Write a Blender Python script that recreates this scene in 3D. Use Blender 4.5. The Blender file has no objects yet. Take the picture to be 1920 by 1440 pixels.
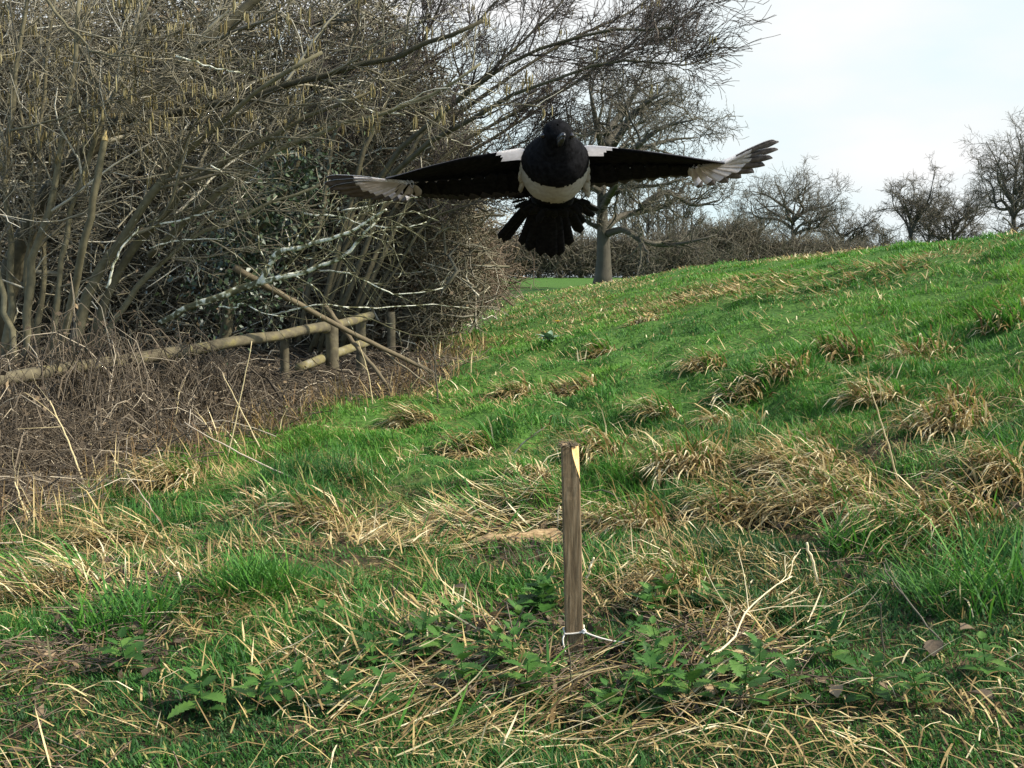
import bpy, math
import numpy as np

rng = np.random.default_rng(11)
scene = bpy.context.scene
C = scene.collection

# ------------------------------------------------------------------ camera, world, sun, exposure
CAM_H = 1.1
PITCH = math.radians(5.55)
FPX = 960 / math.tan(math.radians(25.0))
cam_d = bpy.data.cameras.new("camera")
cam = bpy.data.objects.new("camera", cam_d)
C.objects.link(cam)
cam_d.sensor_width = 36.0
cam_d.lens = 18.0 / math.tan(math.radians(25.0))
cam_d.clip_start = 0.05
cam_d.clip_end = 3000
cam.location = (0, 0, CAM_H)
cam.rotation_euler = (math.pi / 2 - PITCH, 0, 0)
scene.camera = cam
scene.view_settings.view_transform = 'Standard'
scene.view_settings.look = 'None'
scene.view_settings.gamma = 1.0
scene.view_settings.exposure = 1.05
scene.view_settings.use_curve_mapping = False

SUN_AZ = math.radians(102)      # clockwise from the view direction (+Y) towards +X
SUN_EL = math.radians(42)
w = bpy.data.worlds.new("World")
scene.world = w
w.use_nodes = True
nt = w.node_tree
for n in list(nt.nodes):
    nt.nodes.remove(n)


def N(tree, typ, **kw):
    n = tree.nodes.new(typ)
    for k, v in kw.items():
        setattr(n, k, v)
    return n


def build_world():
    out = N(nt, 'ShaderNodeOutputWorld')
    sky = N(nt, 'ShaderNodeTexSky', sky_type='NISHITA', sun_disc=False)
    sky.sun_elevation = SUN_EL
    sky.sun_rotation = SUN_AZ
    bg_sky = N(nt, 'ShaderNodeBackground')
    bg_sky.inputs[1].default_value = 0.15
    nt.links.new(sky.outputs[0], bg_sky.inputs[0])
    tc = N(nt, 'ShaderNodeTexCoord')
    mp = N(nt, 'ShaderNodeMapping')
    mp.inputs['Scale'].default_value = (1.0, 1.0, 2.6)
    nt.links.new(tc.outputs['Generated'], mp.inputs[0])
    ns = N(nt, 'ShaderNodeTexNoise')
    ns.inputs['Scale'].default_value = 2.3
    ns.inputs['Detail'].default_value = 5
    ns.inputs['Roughness'].default_value = 0.5
    nt.links.new(mp.outputs[0], ns.inputs['Vector'])
    rmp = N(nt, 'ShaderNodeValToRGB')
    rmp.color_ramp.elements[0].position = 0.40
    rmp.color_ramp.elements[0].color = (0.79, 0.965, 1.0, 1)
    rmp.color_ramp.elements[1].position = 0.60
    rmp.color_ramp.elements[1].color = (1.0, 1.0, 1.0, 1)
    nt.links.new(ns.outputs['Fac'], rmp.inputs[0])
    # the bright cloud bank ahead of the camera, well away from the sun
    dot = N(nt, 'ShaderNodeVectorMath', operation='DOT_PRODUCT')
    d = np.array([0.25, 0.95, 0.16])
    d /= np.linalg.norm(d)
    dot.inputs[1].default_value = tuple(d)
    nt.links.new(tc.outputs['Generated'], dot.inputs[0])
    mr = N(nt, 'ShaderNodeMapRange', interpolation_type='SMOOTHSTEP')
    mr.inputs['From Min'].default_value = 0.25
    mr.inputs['From Max'].default_value = 0.86
    mr.inputs['To Min'].default_value = 0.0
    mr.inputs['To Max'].default_value = 1.0
    nt.links.new(dot.outputs['Value'], mr.inputs['Value'])
    bg_c = N(nt, 'ShaderNodeBackground')
    bg_c.inputs[1].default_value = 0.485
    nt.links.new(rmp.outputs[0], bg_c.inputs[0])
    mix = N(nt, 'ShaderNodeMixShader')
    nt.links.new(mr.outputs[0], mix.inputs[0])
    nt.links.new(bg_sky.outputs[0], mix.inputs[1])
    nt.links.new(bg_c.outputs[0], mix.inputs[2])
    nt.links.new(mix.outputs[0], out.inputs[0])


build_world()
sun_d = bpy.data.lights.new("sun", 'SUN')
sun_d.energy = 3.7
sun_d.angle = math.radians(1.5)
sun_d.color = (1.0, 0.93, 0.82)
sun = bpy.data.objects.new("sun", sun_d)
C.objects.link(sun)
sun.location = (20, 10, 30)
sun.rotation_euler = (math.pi / 2 - SUN_EL, 0, -SUN_AZ + math.pi)
# a sun lamp shines along its local -Z: it has to travel away from (sin az, cos az)
from mathutils import Vector
_to_sun = Vector((math.sin(SUN_AZ) * math.cos(SUN_EL), math.cos(SUN_AZ) * math.cos(SUN_EL), math.sin(SUN_EL)))
sun.rotation_euler = _to_sun.to_track_quat('Z', 'Y').to_euler()


# ------------------------------------------------------------------ helpers
def nrm(v):
    return v / np.maximum(np.linalg.norm(v, axis=-1, keepdims=True), 1e-9)


def smooth(x, a=0.0, b=1.0):
    t = np.clip((np.asarray(x, float) - a) / (b - a), 0, 1)
    return t * t * (3 - 2 * t)


def _hash(ix, iy, seed):
    h = (ix.astype(np.int64) * 374761393 + iy.astype(np.int64) * 668265263 + seed * 974634721) & 0xffffffff
    h = ((h ^ (h >> 13)) * 1274126177) & 0xffffffff
    return ((h ^ (h >> 16)) & 0xffff) / 65535.0


def vnoise(x, y, seed=0):
    x = np.asarray(x, float)
    y = np.asarray(y, float)
    ix = np.floor(x)
    iy = np.floor(y)
    fx = x - ix
    fy = y - iy
    fx = fx * fx * (3 - 2 * fx)
    fy = fy * fy * (3 - 2 * fy)
    a = _hash(ix, iy, seed)
    b = _hash(ix + 1, iy, seed)
    c = _hash(ix, iy + 1, seed)
    d = _hash(ix + 1, iy + 1, seed)
    return (a * (1 - fx) + b * fx) * (1 - fy) + (c * (1 - fx) + d * fx) * fy


def fbm(x, y, seed=0, o=3):
    s = 0
    a = 0.5
    for k in range(o):
        s = s + a * vnoise(np.asarray(x) * 2 ** k, np.asarray(y) * 2 ** k, seed + k)
        a *= 0.5
    return s / (1 - 0.5 ** o)


def ray(px, py):
    """Direction through a pixel of the 1920x1440 photograph, scaled to one metre of ground depth."""
    x = (px - 960) / FPX
    yc = (720 - py) / FPX
    c, s = math.cos(PITCH), math.sin(PITCH)
    Y = c + yc * s
    Z = -s + yc * c
    return np.array([x / Y, 1.0, Z / Y])


def at(px, py, Y):
    return np.array([0, 0, CAM_H]) + ray(px, py) * Y


# ------------------------------------------------------------------ terrain
_cx = np.array([-800, 300, 700, 850, 1000, 1120, 1300, 1500, 1700, 1920, 2200, 2700])
_cy = np.array([600, 600, 600, 590, 556, 535, 502, 481, 459, 440, 424, 410.])
_cd = np.array([34, 34, 34, 32, 30, 28, 24, 20.5, 17.5, 14.5, 12, 10.])
_cu = (_cx - 960) / FPX
_cz = np.array([at(a, b, c)[2] for a, b, c in zip(_cx, _cy, _cd)])
_cz[:3] = 0.0


def terrain(X, Y):
    X = np.asarray(X, float)
    Y = np.asarray(Y, float)
    r = np.hypot(X, Y)
    phi = np.arctan2(X, Y)
    u = np.tan(np.clip(phi, -1.0, 1.0))
    D = np.interp(u, _cu, _cd)
    Zc = np.interp(u, _cu, _cz) * (1 - smooth(np.abs(phi), 1.2, 2.4))
    dep = r * np.cos(np.clip(phi, -1, 1))
    t = dep / D
    s = np.clip((t - 0.12) / 0.88, 0, 1)
    g = 0.55 * s + 0.45 * (s * s * (3 - 2 * s))
    fall = 1 - 0.95 * smooth(t, 1.02, 2.1)
    z = Zc * g * fall
    z = z - 0.30 * smooth(-X, 0.6, 4.5) * (1 - smooth(Y, 11, 20))
    z = z + 1.0 * smooth(r, 36, 78)
    amp = smooth(r, 0.5, 3.0) * (1 - smooth(r, 30, 60) * 0.6)
    z = z + amp * (0.10 * (fbm(X * 0.9, Y * 0.9, 3) - 0.5) + 0.28 * (fbm(X * 2.0 + 9, Y * 2.0, 8, 2) - 0.5) * smooth(r, 3.2, 5.0) * (1 - 0.75 * smooth(r, 11, 20)) + 0.06 * (fbm(X * 5 + 9, Y * 5, 18, 2) - 0.5) * (1 - smooth(r, 7, 12)))
    return z


def gp(px, py):
    """Where the ray through a pixel meets the ground."""
    d = ray(px, py)
    ys = np.geomspace(1.2, 90, 2500)
    z = CAM_H + d[2] * ys
    k = np.argmax(z < terrain(d[0] * ys, ys))
    Y = ys[k]
    return np.array([d[0] * Y, Y, float(terrain(d[0] * Y, Y))])


# ------------------------------------------------------------------ mesh accumulator
class Acc:
    def __init__(self):
        self.v, self.q, self.t, self.h, self.qm, self.tm = [], [], [], [], [], []
        self.n = 0

    def _verts(self, V, hue):
        V = np.asarray(V, float).reshape(-1, 3)
        b = self.n
        self.v.append(V)
        self.h.append(np.broadcast_to(np.asarray(hue, float), (len(V),)).copy())
        self.n += len(V)
        return b

    def faces(self, V, Q=None, T=None, hue=0.5, mat=0):
        b = self._verts(V, hue)
        if Q is not None and len(Q):
            Q = np.asarray(Q).reshape(-1, 4) + b
            self.q.append(Q)
            self.qm.append(np.broadcast_to(np.asarray(mat), (len(Q),)).copy())
        if T is not None and len(T):
            T = np.asarray(T).reshape(-1, 3) + b
            self.t.append(T)
            self.tm.append(np.full(len(T), mat if np.isscalar(mat) else 0))

    def tubes(self, P, R, S=3, hue=None, mat=0, cap=False):
        P = np.asarray(P, float)
        R = np.asarray(R, float)
        if P.ndim == 2:
            P = P[None]
        if R.ndim == 1:
            R = R[None]
        K, M = P.shape[:2]
        if K == 0:
            return
        R = np.broadcast_to(R, (K, M))
        T = np.empty_like(P)
        T[:, 1:-1] = P[:, 2:] - P[:, :-2]
        T[:, 0] = P[:, 1] - P[:, 0]
        T[:, -1] = P[:, -1] - P[:, -2]
        T = nrm(T)
        ax = nrm(P[:, -1] - P[:, 0])
        ref = np.where(np.abs(ax[:, 2:3]) > 0.75, np.array([[1.0, 0.13, 0]]), np.array([[0.07, 0.11, 1.0]]))
        A = nrm(np.cross(T, ref[:, None, :]))
        B = np.cross(A, T)
        ang = np.arange(S) * 2 * np.pi / S
        V = P[:, :, None, :] + R[:, :, None, None] * (np.cos(ang)[None, None, :, None] * A[:, :, None, :] + np.sin(ang)[None, None, :, None] * B[:, :, None, :])
        k = np.arange(K)[:, None, None] * (M * S)
        m = np.arange(M - 1)[None, :, None] * S
        s = np.arange(S)[None, None, :]
        s2 = (s + 1) % S
        a = k + m + s
        b = k + m + s2
        Q = np.stack([a, b, b + S, a + S], -1).reshape(-1, 4)
        if hue is None:
            hue = rng.random(K)
        hv = np.repeat(np.broadcast_to(np.asarray(hue, float), (K,)), M * S)
        T3 = None
        if cap:
            kk = (np.arange(K) * M * S)[:, None]
            tri = []
            for j in range(1, S - 1):
                tri.append(np.stack([kk[:, 0] + (M - 1) * S, kk[:, 0] + (M - 1) * S + j, kk[:, 0] + (M - 1) * S + j + 1], -1))
                tri.append(np.stack([kk[:, 0], kk[:, 0] + j + 1, kk[:, 0] + j], -1))
            T3 = np.concatenate(tri)
        self.faces(V.reshape(-1, 3), Q, T3, hv, mat)

    def build(self, name, mats, parent=None, smooth_shade=True, origin=None):
        V = np.concatenate(self.v) if self.v else np.zeros((0, 3))
        if origin is not None:
            V = V - np.asarray(origin)
        Q = np.concatenate(self.q) if self.q else np.zeros((0, 4), int)
        T = np.concatenate(self.t) if self.t else np.zeros((0, 3), int)
        me = bpy.data.meshes.new(name)
        me.vertices.add(len(V))
        me.vertices.foreach_set('co', V.astype(np.float32).ravel())
        nl = len(Q) * 4 + len(T) * 3
        me.loops.add(nl)
        me.loops.foreach_set('vertex_index', np.concatenate([Q.ravel(), T.ravel()]).astype(np.int32))
        me.polygons.add(len(Q) + len(T))
        st = np.concatenate([np.arange(len(Q)) * 4, len(Q) * 4 + np.arange(len(T)) * 3]).astype(np.int32)
        me.polygons.foreach_set('loop_start', st)
        mi = np.concatenate((self.qm + self.tm) or [np.zeros(0)]).astype(np.int32)
        if not isinstance(mats, (list, tuple)):
            mats = [mats]
        for m_ in mats:
            me.materials.append(m_)
        me.polygons.foreach_set('material_index', mi)
        me.polygons.foreach_set('use_smooth', np.full(len(Q) + len(T), smooth_shade, bool))
        a = me.attributes.new('hue', 'FLOAT', 'POINT')
        a.data.foreach_set('value', np.concatenate(self.h).astype(np.float32))
        me.update(calc_edges=True)
        o = bpy.data.objects.new(name, me)
        C.objects.link(o)
        if parent is not None:
            o.parent = parent
            if origin is None:
                o.matrix_parent_inverse = parent.matrix_world.inverted() if False else o.matrix_parent_inverse
        if origin is not None and parent is None:
            o.location = origin
        return o


def empty(name, loc):
    o = bpy.data.objects.new(name, None)
    C.objects.link(o)
    o.empty_display_size = 0.1
    o.location = loc
    return o


def tag(o, label=None, cat=None, group=None, kind=None):
    if label:
        o['label'] = label
    if cat:
        o['category'] = cat
    if group:
        o['group'] = group
    if kind:
        o['kind'] = kind
    return o


def copy_tree(o, parent=None):
    c = o.copy()
    C.objects.link(c)
    if parent is not None:
        c.parent = parent
    for ch in [x for x in C.objects if x.parent == o]:
        copy_tree(ch, c)
    return c


# ------------------------------------------------------------------ materials
def ramp_mat(name, cols, rough=0.85, trans=0.0, noise=0.0, nscale=40.0, spec=0.2, bump=0.0, stretch=None, tint=None):
    """Colour from the per-blade/per-branch number `hue` through a ramp, varied by a noise; optional light through thin leaves."""
    m = bpy.data.materials.new(name)
    m.use_nodes = True
    t = m.node_tree
    for n in list(t.nodes):
        t.nodes.remove(n)
    out = N(t, 'ShaderNodeOutputMaterial')
    b = N(t, 'ShaderNodeBsdfPrincipled')
    b.inputs['Roughness'].default_value = rough
    b.inputs['Specular IOR Level'].default_value = spec
    at_ = N(t, 'ShaderNodeAttribute', attribute_name='hue')
    r = N(t, 'ShaderNodeValToRGB')
    e = r.color_ramp.elements
    while len(e) < len(cols):
        e.new(0.5)
    for i, (p, c) in enumerate(cols):
        e[i].position = p
        e[i].color = (*c, 1)
    fac = at_.outputs['Fac']
    col = r.outputs[0]
    tc = N(t, 'ShaderNodeTexCoord')
    if noise or bump:
        mp = N(t, 'ShaderNodeMapping')
        mp.inputs['Scale'].default_value = stretch or (1, 1, 1)
        t.links.new(tc.outputs['Object'], mp.inputs[0])
        ns = N(t, 'ShaderNodeTexNoise')
        ns.inputs['Scale'].default_value = nscale
        ns.inputs['Detail'].default_value = 4
        t.links.new(mp.outputs[0], ns.inputs['Vector'])
    if noise:
        ma = N(t, 'ShaderNodeMath', operation='MULTIPLY_ADD')
        t.links.new(ns.outputs['Fac'], ma.inputs[0])
        ma.inputs[1].default_value = noise
        sub = N(t, 'ShaderNodeMath', operation='SUBTRACT')
        t.links.new(fac, sub.inputs[0])
        sub.inputs[1].default_value = noise * 0.5
        t.links.new(sub.outputs[0], ma.inputs[2])
        fac = ma.outputs[0]
    t.links.new(fac, r.inputs[0])
    t.links.new(col, b.inputs['Base Color'])
    if bump:
        bp = N(t, 'ShaderNodeBump')
        bp.inputs['Strength'].default_value = bump
        bp.inputs['Distance'].default_value = 0.01
        t.links.new(ns.outputs['Fac'], bp.inputs['Height'])
        t.links.new(bp.outputs[0], b.inputs['Normal'])
    if trans:
        tr = N(t, 'ShaderNodeBsdfTranslucent')
        t.links.new(col, tr.inputs[0])
        mx = N(t, 'ShaderNodeMixShader')
        mx.inputs[0].default_value = trans
        t.links.new(b.outputs[0], mx.inputs[1])
        t.links.new(tr.outputs[0], mx.inputs[2])
        t.links.new(mx.outputs[0], out.inputs[0])
    else:
        t.links.new(b.outputs[0], out.inputs[0])
    return m


M = {}
M['grass'] = ramp_mat('grass', [(0.0, (0.018, 0.056, 0.014)), (0.35, (0.040, 0.130, 0.020)), (0.6, (0.075, 0.220, 0.025)), (0.80, (0.135, 0.285, 0.034)), (0.9, (0.30, 0.25, 0.08)), (1.0, (0.42, 0.33, 0.14))], rough=0.6, trans=0.35, spec=0.3)
M['straw'] = ramp_mat('straw', [(0.0, (0.11, 0.065, 0.028)), (0.35, (0.25, 0.17, 0.065)), (0.62, (0.48, 0.36, 0.145)), (1.0, (0.82, 0.71, 0.44))], rough=0.7, trans=0.2, spec=0.25)
M['soil'] = None
M['bark'] = ramp_mat('bark', [(0.0, (0.045, 0.039, 0.022)), (0.4, (0.11, 0.096, 0.053)), (0.7, (0.19, 0.17, 0.098)), (1.0, (0.36, 0.34, 0.23))], noise=0.7, nscale=14, bump=0.6)
M['far_bark'] = ramp_mat('far_bark', [(0.0, (0.042, 0.038, 0.028)), (0.5, (0.090, 0.080, 0.057)), (1.0, (0.17, 0.15, 0.10))], noise=0.7, nscale=2.2, bump=0.8)
M['hedge_twig'] = ramp_mat('hedge_twig', [(0.0, (0.055, 0.048, 0.032)), (0.5, (0.115, 0.098, 0.066)), (1.0, (0.20, 0.175, 0.12))])
M['hedge_leaf'] = ramp_mat('hedge_leaf', [(0.0, (0.045, 0.045, 0.024)), (0.5, (0.085, 0.080, 0.045)), (1.0, (0.15, 0.125, 0.075))], trans=0.2)
M['twig'] = ramp_mat('twig', [(0.0, (0.058, 0.050, 0.030)), (0.45, (0.135, 0.118, 0.070)), (0.75, (0.235, 0.207, 0.130)), (1.0, (0.60, 0.56, 0.43))], rough=0.6, spec=0.35)
M['brown_twig'] = ramp_mat('brown_twig', [(0.0, (0.058, 0.042, 0.027)), (0.45, (0.150, 0.110, 0.070)), (0.78, (0.25, 0.19, 0.125)), (1.0, (0.46, 0.39, 0.28))], rough=0.65)
M['lichen'] = ramp_mat('lichen', [(0.0, (0.05, 0.045, 0.025)), (0.40, (0.11, 0.105, 0.05)), (0.48, (0.30, 0.31, 0.20)), (0.56, (0.60, 0.585, 0.45)), (1.0, (0.78, 0.76, 0.64))], noise=1.5, nscale=20, bump=0.8)
M['catkin'] = ramp_mat('catkin', [(0.0, (0.11, 0.085, 0.035)), (0.6, (0.22, 0.18, 0.075)), (1.0, (0.36, 0.31, 0.16))], trans=0.25)
M['ivy'] = ramp_mat('ivy', [(0.0, (0.012, 0.022, 0.010)), (0.6, (0.028, 0.05, 0.020)), (1.0, (0.06, 0.085, 0.035))], rough=0.45, spec=0.45)
M['dead_leaf'] = ramp_mat('dead_leaf', [(0.0, (0.060, 0.045, 0.030)), (0.5, (0.115, 0.088, 0.056)), (0.85, (0.17, 0.125, 0.075)), (1.0, (0.32, 0.23, 0.13))], trans=0.15, noise=0.35, nscale=70, bump=0.4)
M['rail'] = ramp_mat('rail', [(0.0, (0.060, 0.050, 0.030)), (0.38, (0.115, 0.098, 0.058)), (0.56, (0.17, 0.145, 0.060)), (0.72, (0.20, 0.18, 0.115)), (1.0, (0.42, 0.41, 0.32))], noise=1.2, nscale=11, bump=1.0)
M['pole'] = ramp_mat('pole', [(0.0, (0.065, 0.052, 0.031)), (0.6, (0.14, 0.112, 0.066)), (1.0, (0.26, 0.22, 0.14))], noise=0.6, nscale=12, bump=0.4)
M['nettle'] = ramp_mat('nettle', [(0.0, (0.022, 0.062, 0.012)), (0.6, (0.050, 0.135, 0.022)), (1.0, (0.11, 0.20, 0.04))], rough=0.55, trans=0.25, noise=0.3, nscale=60, bump=0.3)
M['string'] = ramp_mat('string', [(0.0, (0.55, 0.5, 0.4)), (1.0, (0.80, 0.76, 0.66))], noise=0.5, nscale=200)


def soil_mat():
    m = bpy.data.materials.new('meadow_soil')
    m.use_nodes = True
    t = m.node_tree
    b = t.nodes['Principled BSDF']
    b.inputs['Roughness'].default_value = 0.95
    b.inputs['Specular IOR Level'].default_value = 0.1
    tc = N(t, 'ShaderNodeTexCoord')
    at_ = N(t, 'ShaderNodeAttribute', attribute_name='hue')
    n1 = N(t, 'ShaderNodeTexNoise')
    n1.inputs['Scale'].default_value = 22
    n1.inputs['Detail'].default_value = 6
    n2 = N(t, 'ShaderNodeTexNoise')
    n2.inputs['Scale'].default_value = 2.5
    n2.inputs['Detail'].default_value = 5
    t.links.new(tc.outputs['Object'], n1.inputs['Vector'])
    t.links.new(tc.outputs['Object'], n2.inputs['Vector'])
    r1 = N(t, 'ShaderNodeValToRGB')
    r1.color_ramp.elements[0].color = (0.025, 0.020, 0.012, 1)
    r1.color_ramp.elements[1].color = (0.12, 0.085, 0.045, 1)
    r1.color_ramp.elements[0].position = 0.35
    r1.color_ramp.elements[1].position = 0.7
    r2 = N(t, 'ShaderNodeValToRGB')
    r2.color_ramp.elements[0].color = (0.025, 0.065, 0.012, 1)
    r2.color_ramp.elements[1].color = (0.085, 0.17, 0.03, 1)
    r2.color_ramp.elements[0].position = 0.3
    r2.color_ramp.elements[1].position = 0.7
    t.links.new(n1.outputs['Fac'], r1.inputs[0])
    t.links.new(n1.outputs['Fac'], r2.inputs[0])
    ad = N(t, 'ShaderNodeMath', operation='MULTIPLY_ADD')
    t.links.new(n2.outputs['Fac'], ad.inputs[0])
    ad.inputs[1].default_value = 0.8
    t.links.new(at_.outputs['Fac'], ad.inputs[2])
    ss = N(t, 'ShaderNodeMapRange', interpolation_type='SMOOTHSTEP')
    ss.inputs['From Min'].default_value = 0.7
    ss.inputs['From Max'].default_value = 1.05
    t.links.new(ad.outputs[0], ss.inputs['Value'])
    mx = N(t, 'ShaderNodeMix', data_type='RGBA')
    t.links.new(ss.outputs[0], mx.inputs['Factor'])
    t.links.new(r1.outputs[0], mx.inputs['A'])
    t.links.new(r2.outputs[0], mx.inputs['B'])
    t.links.new(mx.outputs['Result'], b.inputs['Base Color'])
    bp = N(t, 'ShaderNodeBump')
    bp.inputs['Strength'].default_value = 0.8
    bp.inputs['Distance'].default_value = 0.03
    t.links.new(n1.outputs['Fac'], bp.inputs['Height'])
    t.links.new(bp.outputs[0], b.inputs['Normal'])
    return m


M['soil'] = soil_mat()


# where the hedge bottom runs: to its left the ground is brown and brambly, to its right grass
def hedge_edge(Y):
    """X of the border between the meadow and the brambles at depth Y."""
    return np.interp(Y, [0, 4, 5.4, 6.7, 8.2, 9.7, 10.7, 13, 17, 24, 34], [-3.2, -2.6, -2.40, -2.35, -2.10, -1.65, -1.1, -0.85, -1.0, -1.6, -2.5])


def meadow(X, Y):
    """1 on the open meadow, 0 under the hedge."""
    e = hedge_edge(Y)
    return smooth(X - e + 0.5 * (fbm(X * 1.1, Y * 1.1, 41) - 0.5), -0.45 - 0.02 * Y, 0.35 + 0.02 * Y)


# ------------------------------------------------------------------ setting: the ground
def build_ground():
    nphi, nr = 420, 260
    a = np.linspace(-math.pi, math.pi, nphi, endpoint=False)
    # finer steps towards the view
    a = a - 0.75 * np.sin(a)
    r = np.concatenate([[0.05], np.geomspace(0.5, 1500, nr - 1)])
    A, R = np.meshgrid(a, r)
    X = R * np.sin(A)
    Y = R * np.cos(A)
    Z = terrain(X, Y)
    V = np.stack([X, Y, Z], -1).reshape(-1, 3)
    i = np.arange(nr - 1)[:, None] * nphi
    j = np.arange(nphi)[None]
    j2 = (j + 1) % nphi
    Q = np.stack([i + j, i + j2, i + nphi + j2, i + nphi + j], -1).reshape(-1, 4)[:, ::-1]
    ac = Acc()
    green = (meadow(X, Y) * (0.30 + 0.5 * smooth(np.hypot(X, Y), 4.5, 8))).ravel()
    ac.faces(V, Q, None, green)
    o = ac.build('ground', M['soil'])
    tag(o, kind='structure')


build_ground()


# ------------------------------------------------------------------ grass blades
def blades(acc, base, head, L, lean0, lean1, wid, hue, mat=0):
    """Curved tapering blades: the angle from upright goes from lean0 at the root to lean1 at the tip."""
    K = len(base)
    ts = np.array([0, 0.36, 0.7, 1.0])
    dirh = np.stack([np.cos(head), np.sin(head), np.zeros(K)], -1)
    up = np.array([0, 0, 1.0])
    side = np.stack([-np.sin(head), np.cos(head), np.zeros(K)], -1)
    tw = rng.normal(0, 0.5, K)
    side = side * np.cos(tw)[:, None] + dirh * np.sin(tw)[:, None]
    P = [base]
    for k in range(3):
        tm = (ts[k] + ts[k + 1]) / 2
        ang = lean0 + (lean1 - lean0) * tm
        step = (L * (ts[k + 1] - ts[k]))[:, None]
        P.append(P[-1] + step * (np.sin(ang)[:, None] * dirh + np.cos(ang)[:, None] * up))
    wd = wid[:, None] * np.array([0.75, 1.0, 0.72])[None] * 0.5
    V = np.empty((K, 7, 3))
    for k in range(3):
        V[:, 2 * k] = P[k] - side * wd[:, k:k + 1]
        V[:, 2 * k + 1] = P[k] + side * wd[:, k:k + 1]
    V[:, 6] = P[3]
    b = np.arange(K)[:, None] * 7
    Q = np.concatenate([b + np.array([[0, 1, 3, 2]]), b + np.array([[2, 3, 5, 4]])])
    T = b + np.array([[4, 5, 6]])
    acc.faces(V.reshape(-1, 3), Q, T, np.repeat(hue, 7), mat)


def scatter(n, ymin, ymax, umax=0.86, umin=-0.70):
    """Points on the ground whose density falls with the square of the distance."""
    Y = np.exp(rng.uniform(math.log(ymin), math.log(ymax), n))
    u = rng.uniform(umin, umax, n)
    return u * Y, Y


def straw_field(X, Y):
    """How much dead straw lies at a place, 0 to 1."""
    f = np.maximum(smooth(fbm(X * 1.3 + 3, Y * 1.3, 21, 3), 0.50, 0.72), 0.85 * smooth(fbm(X * 3.1 + 3, Y * 3.1, 29, 2), 0.52, 0.70))
    near = 1 - smooth(Y, 8, 14)
    crest = smooth(fbm(X * 0.8, Y * 0.45, 55, 3), 0.52, 0.70) * smooth(Y, 10, 15) * 1.5
    lush = smooth(Y, 6.5, 9) * (1 - smooth(Y, 15, 22)) * smooth(X, 0.0, 1.5)
    return np.clip(f * (0.25 + 0.75 * near) * (1 - 0.6 * lush) + crest, 0, 1)


_stake = gp(1077, 1218)
_log0, _log1 = gp(885, 1035), gp(1140, 1030)


def bare_ground(X, Y):
    """Places where the grass is thinned to keep things visible: round the stake's foot and along the log."""
    a = np.exp(-((X - _stake[0]) / 0.09) ** 2 - ((Y - _stake[1] + 0.16) / 0.20) ** 2)
    m = (_log0 + _log1) / 2
    b = np.exp(-((X - m[0] + 0.06) / 0.36) ** 4 - ((Y - m[1] + 0.20) / 0.27) ** 4)
    return np.clip(a + b, 0, 1)


def build_grass():
    ac = Acc()
    n = 1250000
    X, Y = scatter(n, 1.9, 42)
    m = meadow(X, Y)
    st = straw_field(X, Y)
    clump = fbm(X * 5, Y * 5, 17, 2)
    keep = rng.random(n) < m * (1 - 0.35 * st) * (0.35 + 1.1 * clump) * (0.85 + 0.15 * smooth(Y, 3.5, 9.0)) * (1 - 0.85 * bare_ground(X, Y))
    X, Y, st, m = X[keep], Y[keep], st[keep], m[keep]
    k = len(X)
    Z = terrain(X, Y) - 0.01
    tall = smooth(fbm(X * 1.7 + 31, Y * 1.7, 61, 2), 0.35, 0.75) + 0.9 * smooth(fbm(X * 2.9 + 3, Y * 2.9, 67, 2), 0.58, 0.74) * smooth(Y, 4.0, 5.5)
    L = (0.030 + (0.045 + 0.020 * smooth(Y, 3.5, 5.5)) * tall) * rng.uniform(0.55, 1.5, k) * (1 - 0.35 * smooth(Y, 5, 11))
    wid = np.maximum(0.0044, 0.00078 * Y) * rng.uniform(0.6, 1.5, k)
    # neighbouring blades share a lie, mostly down the slope
    flow = 2.6 + 3.0 * (fbm(X * 0.8, Y * 0.8, 5, 2) - 0.5) * 2
    head = flow + rng.normal(0, 1.6, k)
    l0 = rng.uniform(0.0, 0.85, k)
    l1 = l0 + rng.uniform(0.1, 1.6, k)
    patch = fbm(X * 0.55, Y * 0.55, 71, 3)
    hue = 0.43 + 0.75 * (patch - 0.5) + 0.5 * (fbm(X * 2.6, Y * 2.6, 171, 2) - 0.5) + rng.normal(0, 0.11, k) + 0.17 * smooth(Y, 5, 9) - 0.07 * (1 - smooth(Y, 3.0, 6.0))
    hue = np.clip(hue, 0, 0.8)
    dry = rng.random(k) < (0.035 + 0.035 * (1 - smooth(Y, 5, 9)) + 0.10 * st + 0.10 * smooth(Y, 18, 26))
    hue[dry] = rng.uniform(0.85, 1.0, dry.sum())
    blades(ac, np.stack([X, Y, Z], -1), head, L, l0, l1, wid, hue)
    o = ac.build('grass', M['grass'], smooth_shade=False)
    tag(o, 'short green grass covering the bank and the open ground', kind='stuff')


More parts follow.
